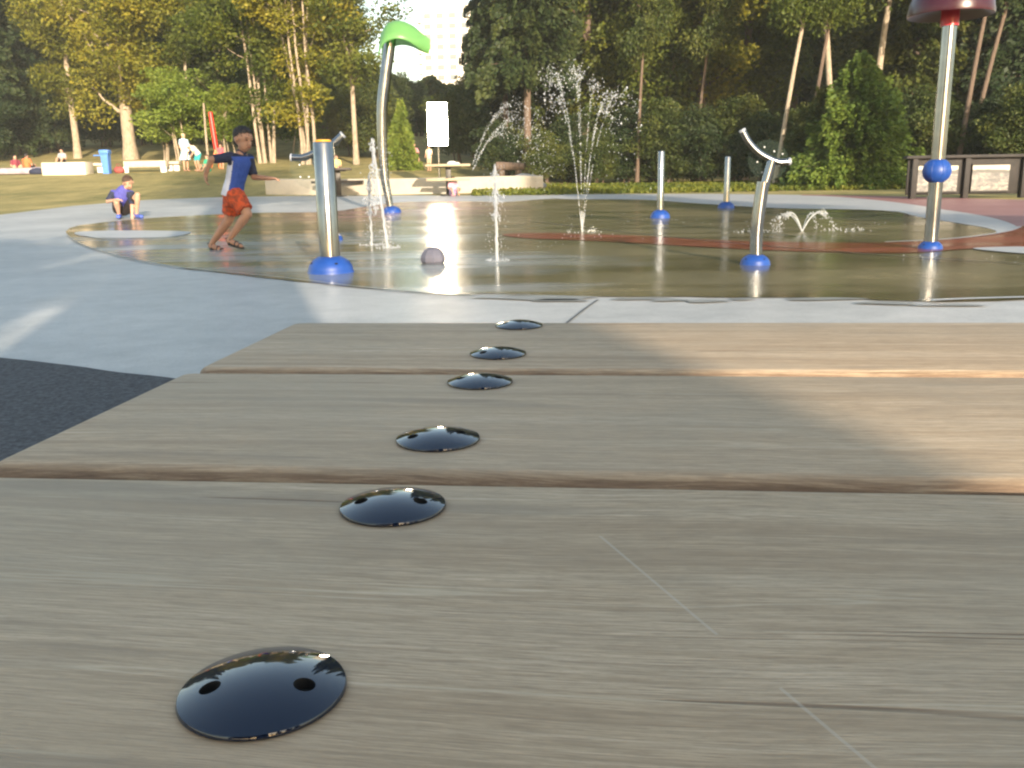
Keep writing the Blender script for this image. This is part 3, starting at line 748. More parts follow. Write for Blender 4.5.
# ---- running boy
b = gp(224, 251); Yr = b.y; s = F_PX / (b - CAM).dot(_F); print('boy', b, s)
L = lambda px, py, dy=0: at(px, py, Yr + dy) - b
boy = empty('person', b, 0, 'boy running right across the wet pad in blue swim shirt and orange shorts', 'person')
m = MB()
hc = L(243.3, 140, 0); up = (L(244.5, 128) - L(241.5, 152)).normalized(); fw = Vector((.80, -.55, -.04))
q, hrot = head(m, hc, up, fw, 1.13)
neck = L(241, 153.5, 0); chest = L(239.5, 163, 0); waist = L(235, 182, .0); hip = L(234, 195, 0)
limb(m, L(242, 149), neck, .038, .042)
wd = Vector((.45, .9, 0))
limb(m, neck + Vector((0, 0, -.02)), chest, .055, .088, wd, 1.28); limb(m, chest, waist, .088, .072, wd, 1.25); limb(m, waist, hip, .073, .088, wd, 1.22)
shN = L(230.5, 157, -.10); elN = L(211, 159.5, -.20); haN = L(205.5, 175, -.16)       # near arm swung back
shF = L(249, 159, .10); elF = L(254, 177, .10); haF = L(270, 178.5, .02)              # far arm forward
for (a, e, h, nrm, dd, sd) in ((shN, elN, haN, Vector((1, .3, 0)), Vector((-.05, .1, -1)), 1), (shF, elF, haF, Vector((0, 0, -1)), Vector((1, -.2, 0.02)), -1)):
    limb(m, chest + (a - chest) * .55, a, .052, .042); limb(m, a, e, .040, .031); limb(m, e, h, .031, .020); hand(m, h, dd, nrm, 1.0, .55, sd)
hpN = L(236, 197, -.06); knN = L(247.5, 214, -.12); anN = L(230.5, 237.5, -.10)
hpF = L(233, 197, .06); knF = L(229.5, 219, .08); anF = L(212.5, 242.5, .10)
def leg(m, hp, kn, an, toe, r=1.0):
    limb(m, hp, kn, .074 * r, .047 * r); mid = kn.lerp(an, .32)
    limb(m, kn, mid, .045 * r, .046 * r); limb(m, mid, an, .046 * r, .027 * r)
    d = (toe - an); heel = an - Vector((d.x, d.y, 0)).normalized() * .018 + Vector((0, 0, -.035))
    limb(m, an, heel, .028 * r, .026 * r); limb(m, heel + Vector((0, 0, .004)), toe, .026 * r, .018 * r, Vector((0, 0, 1)).cross(d.normalized()), 1.55)
toN = L(241.5, 246.5, -.14); toF = L(223.5, 251.5, .05)
leg(m, hpN, knN, anN, toN); leg(m, hpF, knF, anF, toF)
body = link('body', fuse(m, .0052, 5), SKIN_A, boy)
face_parts(q, hrot, 1.13, body); hair(q, hrot, 1.13, body, HAIR)
m = MB()
limb(m, neck + Vector((0, 0, -.012)), chest, .060, .101, wd, 1.26, cap0=False); limb(m, chest, waist, .101, .086, wd, 1.22); limb(m, waist, L(232, 197), .087, .098, wd, 1.20, cap1=False)
for (a, e) in ((shN, elN), (shF, elF)):
    limb(m, chest + (a - chest) * .5, a, .064, .053); limb(m, a, a.lerp(e, .88), .052, .043, cap1=False)
limb(m, neck + Vector((0, 0, -.022)), neck + Vector((.006, 0, .008)), .058, .050)
me = wrinkle(fuse(m, .007, 4, 'shirt'), .0035)
cN = (shN + shF) / 2; sd_ = Vector((.9, -.45, 0)).normalized()
def fs_(c, n):
    for (a, e) in ((shN, elN), (shF, elF)):
        dd = (e - a); u = (c - a).dot(dd) / dd.length_squared; dist_ = (c - a - dd * max(0, min(1, u))).length
        if u > .02 and dist_ < .075: return 1
    if (c - a).length < 0: return 1
    axis = chest + (hip - chest) * ((c.z - chest.z) / (hip.z - chest.z))
    x = (c - axis).dot(Vector((1, 0, 0))); z = c.z
    if z > neck.z - .03: return 1
    if x < -.030 and z < chest.z + .02 and n.y < .6: return 2
    return 0
assign(me, fs_); link('shirt', me, [ROYAL, NAVY, WHITEC2], boy)
m = MB()
limb(m, L(234, 191), hip, .094, .100, wd, 1.2, cap0=False)
for hp, kn in ((hpN, knN), (hpF, knF)): limb(m, hp, hp.lerp(kn, .80), .094, .080, cap1=False)
limb(m, hip, L(234.5, 200), .098, .085, wd, 1.2)
link('shorts', wrinkle(fuse(m, .006, 4, 'shorts'), .006), SHORTS, boy)
def sandal(an, toe, parent):
    d = Vector((toe.x - an.x, toe.y - an.y, 0)).normalized(); sd2 = Vector((-d.y, d.x, 0))
    heel = an + Vector((0, 0, -.060)) - d * .03; tp = Vector((toe.x, toe.y, toe.z - .016)) + d * .022
    m = MB(); dd = (tp - heel); a_, b2 = frame_of(dd, sd2)
    N = 10; vs = []
    for i in range(N + 1):
        u = i / N; w = .031 + .010 * math.sin(u * 2.6) if 0 < i < N else .016; c = heel + dd * u
        for (x, z) in ((-w, -.010), (w, -.010), (w, .008), (-w, .008)): vs.append(c + sd2 * x + b2.cross(sd2) * 0 + Vector((0, 0, z)))
    fs = [[i * 4 + k, i * 4 + (k + 1) % 4, (i + 1) * 4 + (k + 1) % 4, (i + 1) * 4 + k] for i in range(N) for k in range(4)] + [[0, 1, 2, 3], [N * 4 + k for k in range(4)]]
    m.add(vs, fs)
    for u, h in ((.22, .062), (.55, .048), (.78, .036)):
        c = heel + dd * u; m.tube([c + sd2 * (.036 * math.cos(a)) + Vector((0, 0, h * math.sin(a))) for a in [math.pi * i / 10 for i in range(11)]], .006, 6)
    m.tube([heel + sd2 * (.034 * math.cos(a)) + d * (-.02 * math.sin(a)) + Vector((0, 0, .05)) for a in [math.pi * i / 8 for i in range(9)]], .006, 6)
    m.build('sandal', SOLE, parent)
sandal(anN, toN, boy); sandal(anF, toF, boy)

# ---- squatting boy
b = gp(126, 218.5); Yq = b.y; s = F_PX / (b - CAM).dot(_F); K = s / 50.0; print('squat', b, s)
L = lambda px, py, dy=0: at(px, py, Yq + dy) - b
sq = empty('person', b, 0, 'boy squatting at the wet pad edge in purple blue swim shirt and blue shoes', 'person')
m = MB(); k = 1.22
hc = L(128, 182.8, -.06); up = Vector((-.10, -.30, .95)); fw = Vector((.28, -.80, -.42))
q, hrot = head(m, hc, up, fw, k)
neck = L(124.5, 190, .02); chest = L(121.5, 196, .06); hip = L(122.5, 209, .22); wd = Vector((1, .1, 0))
limb(m, L(126, 187.5, -.01), neck, .045, .05)
limb(m, neck, chest, .08, .115, wd, 1.3); limb(m, chest, hip, .115, .12, wd, 1.2)
shL = L(113, 193, .02); elL = L(107.8, 201.5, -.05); haL = L(117.5, 199.5, -.32)
shR = L(131, 193.5, .02); elR = L(132, 206, -.10); haR = L(132, 214.3, -.16)
for (a, e, h, dd, n_, sd) in ((shL, elL, haL, Vector((1, -.1, -.1)), Vector((0, .2, -1)), 1), (shR, elR, haR, Vector((.05, -.3, -1)), Vector((0, 1, -.2)), -1)):
    limb(m, chest + (a - chest) * .5, a, .065, .052); limb(m, a, e, .048, .038); limb(m, e, h, .037, .025); hand(m, h, dd, n_, 1.05, .5, sd)
hpL = L(118, 209, .16); knL = L(116.5, 202.5, -.25); anL = L(118.8, 213.5, -.12)
hpR = L(127, 209, .16); knR = L(137.5, 195, -.12); anR = L(136.5, 213.5, -.05)
toL = L(118.5, 217.3, -.33); toR = L(141, 217.2, -.24)
leg(m, hpL, knL, anL, toL, 1.15); leg(m, hpR, knR, anR, toR, 1.1)
body = link('body', fuse(m, .0065, 5), SKIN_B, sq); face_parts(q, hrot, k, body); hair(q, hrot, k, body, HAIRB, .05)
m = MB(); limb(m, neck, chest, .088, .130, wd, 1.28); limb(m, chest, hip, .130, .132, wd, 1.18)
for (a, e) in ((shL, elL), (shR, elR)):
    limb(m, chest + (a - chest) * .45, a, .078, .066); limb(m, a, a.lerp(e, .9), .064, .054, cap1=False)
me = wrinkle(fuse(m, .009, 4, 'shirt'), .006)
def fq(c, n):
    for (a, e) in ((shL, elL), (shR, elR)):
        dd = (e - a); u = (c - a).dot(dd) / dd.length_squared
        if u > -.05 and (c - a - dd * max(0, min(1, u))).length < .085: return 1
    return 0
assign(me, fq); link('shirt', me, [PURPB, NAVY], sq)
m = MB(); limb(m, hip, hip + Vector((0, 0, .03)), .135, .13, wd, 1.25)
for hp, kn in ((hpL, knL), (hpR, knR)): limb(m, hp, hp.lerp(kn, .78), .105, .085, cap1=False)
link('shorts', wrinkle(fuse(m, .009, 4, 'shorts'), .006), BLACKC, sq)
for an, to in ((anL, toL), (anR, toR)):
    m = MB(); d = Vector((to.x - an.x, to.y - an.y, 0)).normalized(); he = Vector((an.x, an.y, to.z + .014)) - d * .03; t_ = to + d * .03 + Vector((0, 0, .012))
    limb(m, he, t_, .045, .034, Vector((-d.y, d.x, 0)), 1.25); limb(m, he, an + Vector((0, 0, -.01)), .046, .040, cap1=False)
    link('shoe', fuse(m, .008, 3, 'shoe'), SHOEB, sq)

# ---- small far figures
def cloth(name, c): return mat_simple(name, c, .8)
def far_person(label, px, py, Y, pose, top, bottom, hairm, sc_=1.0, face=Vector((0, -1, 0)), skin=SKIN_B, extra=None, group=None, z=None):
    p = at(px, py, Y); p.z = ground(p.x, Y) if z is None else z
    o = empty('person', p, 0, label, 'person', group); face = face.normalized(); rt = face.cross(Vector((0, 0, 1)))
    q_ = lambda x, y, z: (rt * x + face * y + Vector((0, 0, z))) * sc_
    J = dict(stand=dict(hip=(0, 0, .90), chest=(0, 0, 1.30), neck=(0, 0, 1.46), head=(0, .02, 1.60), el=[(-.24, .02, 1.12), (.24, .02, 1.12)], ha=[(-.16, .18, 1.02), (.22, .14, .95)], kn=[(-.09, .02, .49), (.09, .02, .49)], an=[(-.09, 0, .08), (.09, 0, .08)]),
             bend=dict(hip=(0, -.1, .80), chest=(0, .16, 1.06), neck=(0, .28, 1.16), head=(0, .40, 1.16), el=[(-.22, .34, .86), (.22, .34, .86)], ha=[(-.12, .46, .66), (.12, .46, .66)], kn=[(-.1, .02, .45), (.1, .02, .45)], an=[(-.1, -.06, .08), (.1, -.06, .08)]),
             sit=dict(hip=(0, 0, .12), chest=(0, .03, .50), neck=(0, .04, .66), head=(0, .07, .80), el=[(-.24, .10, .36), (.24, .10, .36)], ha=[(-.14, .30, .30), (.14, .30, .30)], kn=[(-.16, .38, .36), (.16, .38, .36)], an=[(-.13, .62, .07), (.13, .62, .07)]),
             chair=dict(hip=(0, 0, .50), chest=(0, .05, .90), neck=(0, .08, 1.06), head=(0, .10, 1.20), el=[(-.24, .18, .78), (.24, .18, .78)], ha=[(-.12, .42, .80), (.12, .42, .80)], kn=[(-.11, .44, .50), (.11, .44, .50)], an=[(-.11, .40, .07), (.11, .40, .07)]))[pose]
    V = lambda n: q_(*J[n]); m = MB()
    qq, hr = head(m, V('head'), (V('head') - V('neck')).normalized() + Vector((0, 0, .6)), face, 1.1 * sc_)
    limb(m, V('neck'), V('head'), .05 * sc_, .05 * sc_)
    limb(m, V('neck'), V('chest'), .08 * sc_, .12 * sc_, rt, 1.3); limb(m, V('chest'), V('hip'), .12 * sc_, .13 * sc_, rt, 1.25)
    for i, sg in ((0, -1), (1, 1)):
        sh = V('neck').lerp(V('chest'), .35) + rt * sg * .17 * sc_
        e = q_(*J['el'][i]); h = q_(*J['ha'][i]); limb(m, sh, e, .048 * sc_, .038 * sc_); limb(m, e, h, .037 * sc_, .026 * sc_); hand(m, h, (h - e), Vector((0, 0, -1)) + face * .3, 1.15 * sc_, .4, sg)
        kn = q_(*J['kn'][i]); an = q_(*J['an'][i]); hp = V('hip') + rt * sg * .08 * sc_
        limb(m, hp, kn, .085 * sc_, .055 * sc_); limb(m, kn, an, .055 * sc_, .036 * sc_); limb(m, an - Vector((0, 0, .035 * sc_)), an + face * .15 * sc_ - Vector((0, 0, .04 * sc_)), .036 * sc_, .028 * sc_)
    bd = link('body', fuse(m, .011, 3), skin, o); hair(qq, hr, 1.1 * sc_, bd, hairm)
    m = MB(); limb(m, V('neck') - Vector((0, 0, .02)), V('chest'), .09 * sc_, .14 * sc_, rt, 1.3); limb(m, V('chest'), V('hip'), .14 * sc_, .145 * sc_, rt, 1.25)
    for i, sg in ((0, -1), (1, 1)):
        sh = V('neck').lerp(V('chest'), .35) + rt * sg * .17 * sc_; e = q_(*J['el'][i]); limb(m, sh, sh.lerp(e, .6), .064 * sc_, .055 * sc_)
    link('shirt', fuse(m, .013, 3, 'shirt'), top, o)
    m = MB()
    if bottom == 'dress':
        m.lathe([(.13 * sc_, .95 * sc_), (.17 * sc_, .85 * sc_), (.27 * sc_, .52 * sc_), (.25 * sc_, .52 * sc_), (.12 * sc_, .94 * sc_)], seg=28); m.build('skirt', top, o)
    else:
        for i, sg in ((0, -1), (1, 1)):
            kn = q_(*J['kn'][i]); hp = V('hip') + rt * sg * .08 * sc_; limb(m, hp, hp.lerp(kn, .9), .108 * sc_, .085 * sc_, cap1=False)
        link('shorts', fuse(m, .013, 3, 'shorts'), bottom, o)
    return o, q_
PALE = cloth('pale_blue_dress', (.50, .68, .78)); WHT = cloth('white_top', (.74, .72, .66))
o, q_ = far_person('woman standing in a pale blue dress with a navy bag, beside the long bench', 186.5, 173, 45, 'stand', PALE, 'dress', mat_simple('fair_hair', (.55, .42, .26), .6), 1.03, Vector((.75, -.6, 0)))
m = MB(); m.ball(q_(-.20, .06, .86), .13, 14, 10, (.9, .5, 1.3)); m.tube([q_(-.20, .06, 1.0), q_(-.14, 0, 1.42), q_(-.05, -.05, 1.38)], .014, 8)
bag = m.build('shoulder_bag', NAVY, None, loc=o.location); tag(bag, 'navy shoulder bag hanging at the side of the woman in the pale dress', 'bag')
far_person('adult bending forward in white top and teal shorts beside the standing woman', 198, 173, 45, 'bend', WHT, cloth('teal_cloth', (.03, .30, .32)), mat_simple('sun_hat', (.7, .66, .55), .8), 1.0, Vector((-.55, -.8, 0)))
far_person('small child in a green swimsuit near the foot of the red post', 209, 173, 44.5, 'sit', cloth('green_cloth', (.04, .38, .22)), cloth('green_cloth_b', (.04, .34, .24)), HAIRB, .85, Vector((-.4, -.8, 0)))
far_person('child in a red and pink top by the red post, half hidden behind the runner', 222, 168, 46, 'stand', cloth('pink_red_cloth', (.65, .10, .12)), cloth('red_cloth', (.5, .03, .03)), HAIRB, .72, Vector((.3, -.9, 0)))
far_person('person in an orange top sitting by the grey picnic blanket at far left', 27, 169, 46.5, 'sit', cloth('bright_orange', (.80, .16, .05)), BLACKC, HAIR, 1.0, Vector((.2, 1, 0)))
far_person('person in a maroon top sitting at the far left edge beside the orange one', 16, 169, 46, 'sit', cloth('maroon_cloth', (.20, .03, .05)), cloth('khaki', (.5, .4, .22)), HAIR, .95, Vector((.6, -.6, 0)))
far_person('person in grey sitting alone on the golden grass behind the pale stone block', 63, 160, 54, 'sit', cloth('grey_cloth', (.32, .31, .33)), BLACKC, HAIR, 1.0, Vector((0, -1, 0)))
far_person('person in pink seated at the distant picnic table beneath the small yellow conifer', 414, 168, 44, 'chair', cloth('pink_cloth', (.72, .30, .33)), BLACKC, HAIRB, .9, Vector((.5, -1, 0)))
far_person('person in a cream top standing just left of the glaring sign post', 429.5, 168, 42, 'stand', cloth('cream_cloth', (.72, .62, .42)), cloth('tan_cloth', (.45, .34, .22)), HAIRB, .66, Vector((-.4, -1, 0)))
far_person('small child in a yellow top on the grass behind the left picnic table', 337, 168, 42, 'sit', cloth('yellow_cloth', (.80, .66, .22)), BLACKC, HAIRB, .85, Vector((0, -1, 0)))
o, _ = far_person('toddler in pink beside the pedestal of the centre picnic table', 453, 194, 27.5, 'sit', cloth('toddler_pink', (.70, .36, .46)), cloth('lilac_cloth', (.5, .35, .55)), HAIRB, .62, Vector((.3, -1, 0)))

# ------------------------------------------------------------------ park furniture
TW = mixed('shade_dark_table_wood', (.02, .014, .011), (.04, .028, .02), 7, .6, .3)  # wood darkened to put shade into the colour of the tables
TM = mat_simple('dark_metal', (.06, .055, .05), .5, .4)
TPALE = mixed('sunlit_table_wood', (.30, .24, .15), (.42, .34, .22), 7, .6, .3)  # lit copy of the table wood, sunlight put into its colour
def ptable(px, topy, basey, Y, wpx, seatw, woodm, label, along=0.15):
    b0 = at(px, basey, Y); b = Vector((b0.x, Y, ground(b0.x, Y))); s = F_PX / (at(px, basey, Y) - CAM).dot(_F)
    H = (basey - topy) / s; W = wpx / s; SW = seatw / s; sh = H * .52
    t = empty('picnic_table', b, along, label, 'picnic table', 'picnic tables around the splash pad')
    m = MB()
    for k in range(5): m.box((0, -.34 + .17 * k, H - .02), (W, .155, .07), bev=.006)
    m.build('table_top', woodm, t)
    for sg in (-1, 1):
        m = MB()
        for k in range(2): m.box((0, sg * (.62 + .14 * k), sh), (SW, .13, .075), bev=.006)
        m.build('seat', woodm, t)
    m = MB(); m.box((0, 0, H / 2 - .02), (.16, .16, H - .06), bev=.01); m.box((0, 0, .02), (.5, .9, .03), bev=.008)
    m.box((0, 0, sh - .05), (.09, 1.5, .05), bev=.01); m.box((0, 0, H - .065), (W * .6, .5, .04)); m.build('pedestal', TM, t)
    return t
ptable(339, 168, 195, 29, 27, 50, TW, 'picnic table with shade painted into its wood behind the thick steel pole')
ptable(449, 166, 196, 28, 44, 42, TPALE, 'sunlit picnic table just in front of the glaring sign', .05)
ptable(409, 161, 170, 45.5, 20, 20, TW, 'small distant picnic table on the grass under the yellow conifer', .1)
# items on the centre table
p = at(452, 165, 28); hz = at(449, 166, 28).z
m = MB(); m.ball((p.x, 28, hz + .07), .11, 14, 10, (1.4, .9, .7)); m.ball((p.x + .16, 28.05, hz + .05), .07, 12, 8, (1.2, .9, .8)); tag(m.build('cloth_bundle', WHT), 'pale bundle of cloth lying on the centre picnic table', 'bundle')
# seat wall
SW_ = mat_conc('cream_wall_concrete', (.34, .31, .26), (.46, .41, .33), .7)  # pale cream concrete of the seat wall
pa = at(268, 196, 31); pb = at(543, 194.5, 31); n = 26; mb = MB()
cross = [(-.25, -.3), (-.25, .47), (-.22, .50), (.22, .50), (.25, .47), (.25, -.3)]
vs = []
for i in range(n + 1):
    u = i / n; c = pa.lerp(pb, u); y = c.y - .9 * math.sin(u * math.pi)
    for (a_, z) in cross: vs.append((c.x, y + a_, ground(c.x, y) + z * (1 if i not in (0, n) else .98)))
nc = len(cross); fs = [[i * nc + k, i * nc + (k + 1) % nc, (i + 1) * nc + (k + 1) % nc, (i + 1) * nc + k] for i in range(n) for k in range(nc)] + [list(range(nc)), [n * nc + k for k in range(nc)]]
mb.add(vs, fs); tag(mb.build('seat_wall', SW_, sm=True, ang=30), 'long low pale concrete seat wall between the pad and the lawn', 'wall')
# left row: benches, block, bin, bag
PW_ = mat_conc('pale_bench_stone', (.56, .48, .36), (.70, .62, .48), .7)
WB = mixed('pale_bench_wood', (.45, .38, .28), (.62, .54, .42), 8, .6, .2)
def base_at(px, Y): 
    p = at(px, 170, Y); return Vector((p.x, Y, ground(p.x, Y)))
def bench2(px0, px1, Y, label, h=.42):
    a = base_at(px0, Y); c = base_at(px1, Y); b = (a + c) / 2; W = (c - a).length
    t = empty('park_bench', b, 0, label, 'bench', 'pale benches along the lawn'); m = MB(); m.box((0, 0, h - .05), (W, .5, .30 if W > 1 else .14), bev=.02); m.build('seat', WB, t)
    for x in (-W / 2 + .1, W / 2 - .1):
        m = MB(); m.lathe([(.15, -.2), (.15, .24), (.13, .26), (0, .26)], (x, -.28, -.02), 18); m.build('leg', mat_simple('white_end', (.82, .80, .74), .6), t)
bench2(126, 168, 45, 'long pale bench between the blue bin and the standing woman')
bench2(87, 105, 45.5, 'short pale bench section between the stone block and the blue bin')
bench2(170, 181, 46, 'brownish bench end left of the standing woman')
a = base_at(46, 44); c = base_at(90, 44); m = MB(); W = (c - a).length
bmb = MB(); bmb.box((0, 0, .20), (W, .9, .72), bev=.06); tag(bmb.build('stone_block', PW_, loc=(a + c) / 2), 'broad pale stone block on the lawn left of the benches', 'stone block')
bb = base_at(107, 44.2); t = empty('waste_bin', bb, 0, 'bright blue waste bin with a flap lid between the two pale benches', 'bin')
BB = mat_simple('bin_blue', (.08, .22, .60), .5)
m = MB(); m.lathe([(.20, -.1), (.24, .85), (.25, .87), (.25, .90)], seg=4, rot=Matrix.Rotation(R(45), 3, 'Z')); m.build('bin_body', BB, t, sm=False)
m = MB(); m.box((0, 0, 1.0), (.44, .44, .20), bev=.04); m.box((-.32, -.05, .84), (.42, .16, .06), bev=.02); m.build('lid', BB, t)
bb = base_at(119, 44.4); m = MB(); m.ball((0, 0, .14), .24, 14, 10, (1.1, .7, .75)); m.tube([(-.12, 0, .28), (-.08, 0, .42), (.08, 0, .42), (.12, 0, .28)], .015, 8); tag(m.build('carry_bag', mat_simple('maroon_bag', (.28, .06, .05), .7), loc=bb), 'maroon carry bag on the grass beside the blue bin', 'bag')
bb = base_at(8, 45.2); m = MB(); m.box((.3, 0, .12), (3.0, 1.4, .30), bev=.09); m.ball((1.6, -.2, .12), .35, 14, 10, (1.6, .9, .55)); tag(m.build('picnic_blanket', mixed('lilac_grey_cloth', (.22, .19, .24), (.42, .36, .38), 4, .8), loc=bb), 'bulky lilac grey picnic blanket and bedding at the far left', 'blanket')
bb = base_at(37, 44.6); m = MB(); m.ball((0, 0, .12), .26, 14, 10, (1.6, .8, .7)); tag(m.build('duffel_bag', NAVY, loc=bb), 'dark navy duffel bag at the right end of the lilac blanket', 'bag')
# red post
bb = base_at(218, 47); s = 19.5; t = empty('red_play_post', bb, 0, 'tall red play post with splayed orange legs behind the running boy', 'play post')
m = MB(); m.tube([(0, 0, .95), (-.06, 0, 1.7), (-.14, 0, 2.75)], [.12, .12, .10], 16); m.build('post', mat_simple('red_paint', (.72, .03, .02), .35), t)
for dx, dy in ((-.3, -.2), (.3, -.2), (0, .35)):
    m = MB(); m.tube([(0, 0, 1.0), (dx, dy, 0)], .055, 12); m.build('leg', mat_simple('orange_paint', (.75, .22, .06), .4), t)
# wooden pole beside it
bb = base_at(209, 47.5); m = MB(); m.tube([(0, 0, -.1), (0, 0, 2.0), (0.02, 0, 3.2)], [.06, .055, .045], 10); tag(m.build('wooden_stake', BARK_PALE, loc=bb), 'thin pale wooden stake left of the red play post', 'stake')
# notice board
DB = mixed('dark_board_wood', (.012, .010, .009), (.028, .022, .019), 6, .7, .2)
pL = gp(905, 199.5); Yn = 20.5; bb = Vector((at(962, 195, Yn).x, Yn, ground(0, Yn))); s = F_PX / (bb - CAM).dot(_F)
t = empty('notice_board', bb, R(-3), 'dark wooden notice board with two pale landscape pictures at the right edge of the pad', 'notice board')
m = MB()
zt = at(962, 158, Yn).z - bb.z; z0 = at(962, 191, Yn).z - bb.z; z1 = at(962, 165.5, Yn).z - bb.z
m.box((0.1, .06, (zt + .12) / 2 + .02), (118 / s, .06, zt - .02), bev=.004); m.build('panel', DB, t)
for x in (-49 / s, 2 / s, 58 / s):
    q = MB(); q.box((x, 0, zt / 2), (.12, .16, zt), bev=.01); q.build('post', DB, t)
q = MB(); q.box((.1, 0, zt + .03), (126 / s, .22, .06), bev=.01); q.build('rail', DB, t)
def mat_picture():
    t_ = NT('landscape_picture'); tc = t_.n('ShaderNodeTexCoord'); sx_ = t_.n('ShaderNodeSeparateXYZ'); t_.l(tc.outputs['Generated'], sx_.inputs[0])
    n1 = t_.noise(t_.coord((4, 4, 9)), 1.3, 6, .8); n2 = t_.noise(t_.coord((3, 3, 3)), 2, 4)
    c = t_.ramp(n1, [(.40, (.025, .025, .025)), (.5, (.085, .08, .075)), (.60, (.24, .21, .17))])
    tr_ = t_.math('GREATER_THAN', t_.math('ADD', sx_.outputs[2], t_.math('MULTIPLY', n2, .25)), .82)
    sk = t_.math('GREATER_THAN', t_.math('ADD', sx_.outputs[2], t_.math('MULTIPLY', n2, .22)), .95)
    c = t_.mix(tr_, c, (.03, .028, .02)); c = t_.mix(sk, c, (.42, .38, .30)); t_.set(color=c, rough=.35); return t_.m
PIC = mat_picture()
for xa, xb in ((918, 957), (971, 1007)):
    xA = (at(xa, 180, Yn) - bb).x; xB = (at(xb, 180, Yn) - bb).x
    q = MB(); q.box(((xA + xB) / 2, -.012, (z0 + z1) / 2), (xB - xA, .03, z1 - z0)); pp = q.build('picture', PIC, t, sm=False)
    q = MB(); q.box(((xA + xB) / 2, -.02, z1 + .02), (xB - xA + .05, .04, .03)); q.box(((xA + xB) / 2, -.02, z0 - .02), (xB - xA + .05, .04, .03)); q.build('picture_frame', DB, pp)
# boulder and stump
bb = base_at(527, 31.5); bm_ = bmesh.new(); bmesh.ops.create_icosphere(bm_, subdivisions=4, radius=.55)
for v in bm_.verts: v.co *= 1 + .25 * noise.noise(v.co * 2.2) + .08 * noise.noise(v.co * 7); v.co.z *= .62; v.co.x *= 1.2
me = bpy.data.meshes.new('boulder'); bm_.to_mesh(me); bm_.free(); smooth(me, 60); tag(link('boulder', me, mixed('grey_rock', (.14, .15, .16), (.30, .31, .32), 3, .85, .5), loc=bb + Vector((0, 0, .2))), 'grey boulder at the foot of the trees, right of the seat wall', 'boulder')
bb = base_at(510, 33); m = MB(); m.tube([(-.5, 0, .75), (.5, .1, .72)], [.16, .13], 16); m.tube([(-.3, 0, -.1), (-.3, 0, .6)], .12, 10); m.tube([(.3, .1, -.1), (.3, .1, .6)], .12, 10); tag(m.build('fallen_log', BARK_RED, loc=bb), 'short orange brown log lying behind the grey boulder', 'log')
# ------------------------------------------------------------------ trees
def leaf_mesh(name, C, S, flat=.0, dirs=None):
    """C (n,3) centres, S (n,) sizes: one pointed leaf clump face per centre"""
    n = len(C); a = rng.normal(size=(n, 3)); 
    if flat: a[:, 2] *= (1 - flat)
    if dirs is not None: a = dirs + a * .35
    a /= np.linalg.norm(a, axis=1)[:, None] + 1e-9
    b = rng.normal(size=(n, 3)); b -= a * (a * b).sum(1)[:, None]; b /= np.linalg.norm(b, axis=1)[:, None] + 1e-9
    S = S[:, None]
    v = np.stack([C - a * S, C + b * S * .55, C + a * S, C - b * S * .55], 1).reshape(-1, 3)
    return v
def mesh_quads(name, v):
    me = bpy.data.meshes.new(name); n = len(v) // 4
    me.vertices.add(len(v)); me.vertices.foreach_set('co', v.astype(np.float32).ravel())
    me.loops.add(n * 4); me.loops.foreach_set('vertex_index', np.arange(n * 4, dtype=np.int32))
    me.polygons.add(n); me.polygons.foreach_set('loop_start', np.arange(n, dtype=np.int32) * 4)
    me.update(calc_edges=True); return me
def wood_limbs(m, H, r0, lean, limbs, wig=.25, seg=10, top=1.0):
    def trunkp(u): return Vector((lean[0] * u * H + wig * noise.noise(Vector((u * 2.3, lean[0] * 9, 1))), lean[1] * u * H + wig * noise.noise(Vector((u * 2.1, 4, lean[1] * 9))), u * H * top))
    N = 14; m.tube([trunkp(i / N) - Vector((0, 0, .15 if i == 0 else 0)) for i in range(N + 1)], [r0 * (1.35 if i == 0 else 1) * (1 - .85 * (i / N) ** 1.1) for i in range(N + 1)], seg)
    ends = []
    for (u, az, ln, el) in limbs:
        p = trunkp(u); d = Vector((math.cos(az) * math.cos(el), math.sin(az) * math.cos(el), math.sin(el))); pts = [p]
        for k in range(1, 6):
            d2 = (d + Vector((0, 0, .10 * k)) + Vector((random.gauss(0, .12), random.gauss(0, .12), random.gauss(0, .1)))).normalized(); pts.append(pts[-1] + d2 * ln / 5)
        rr = r0 * (1 - .8 * u) * .42; m.tube(pts, [rr * (1 - .75 * i / 5) for i in range(6)], 6); ends.append(pts)
    return trunkp, ends
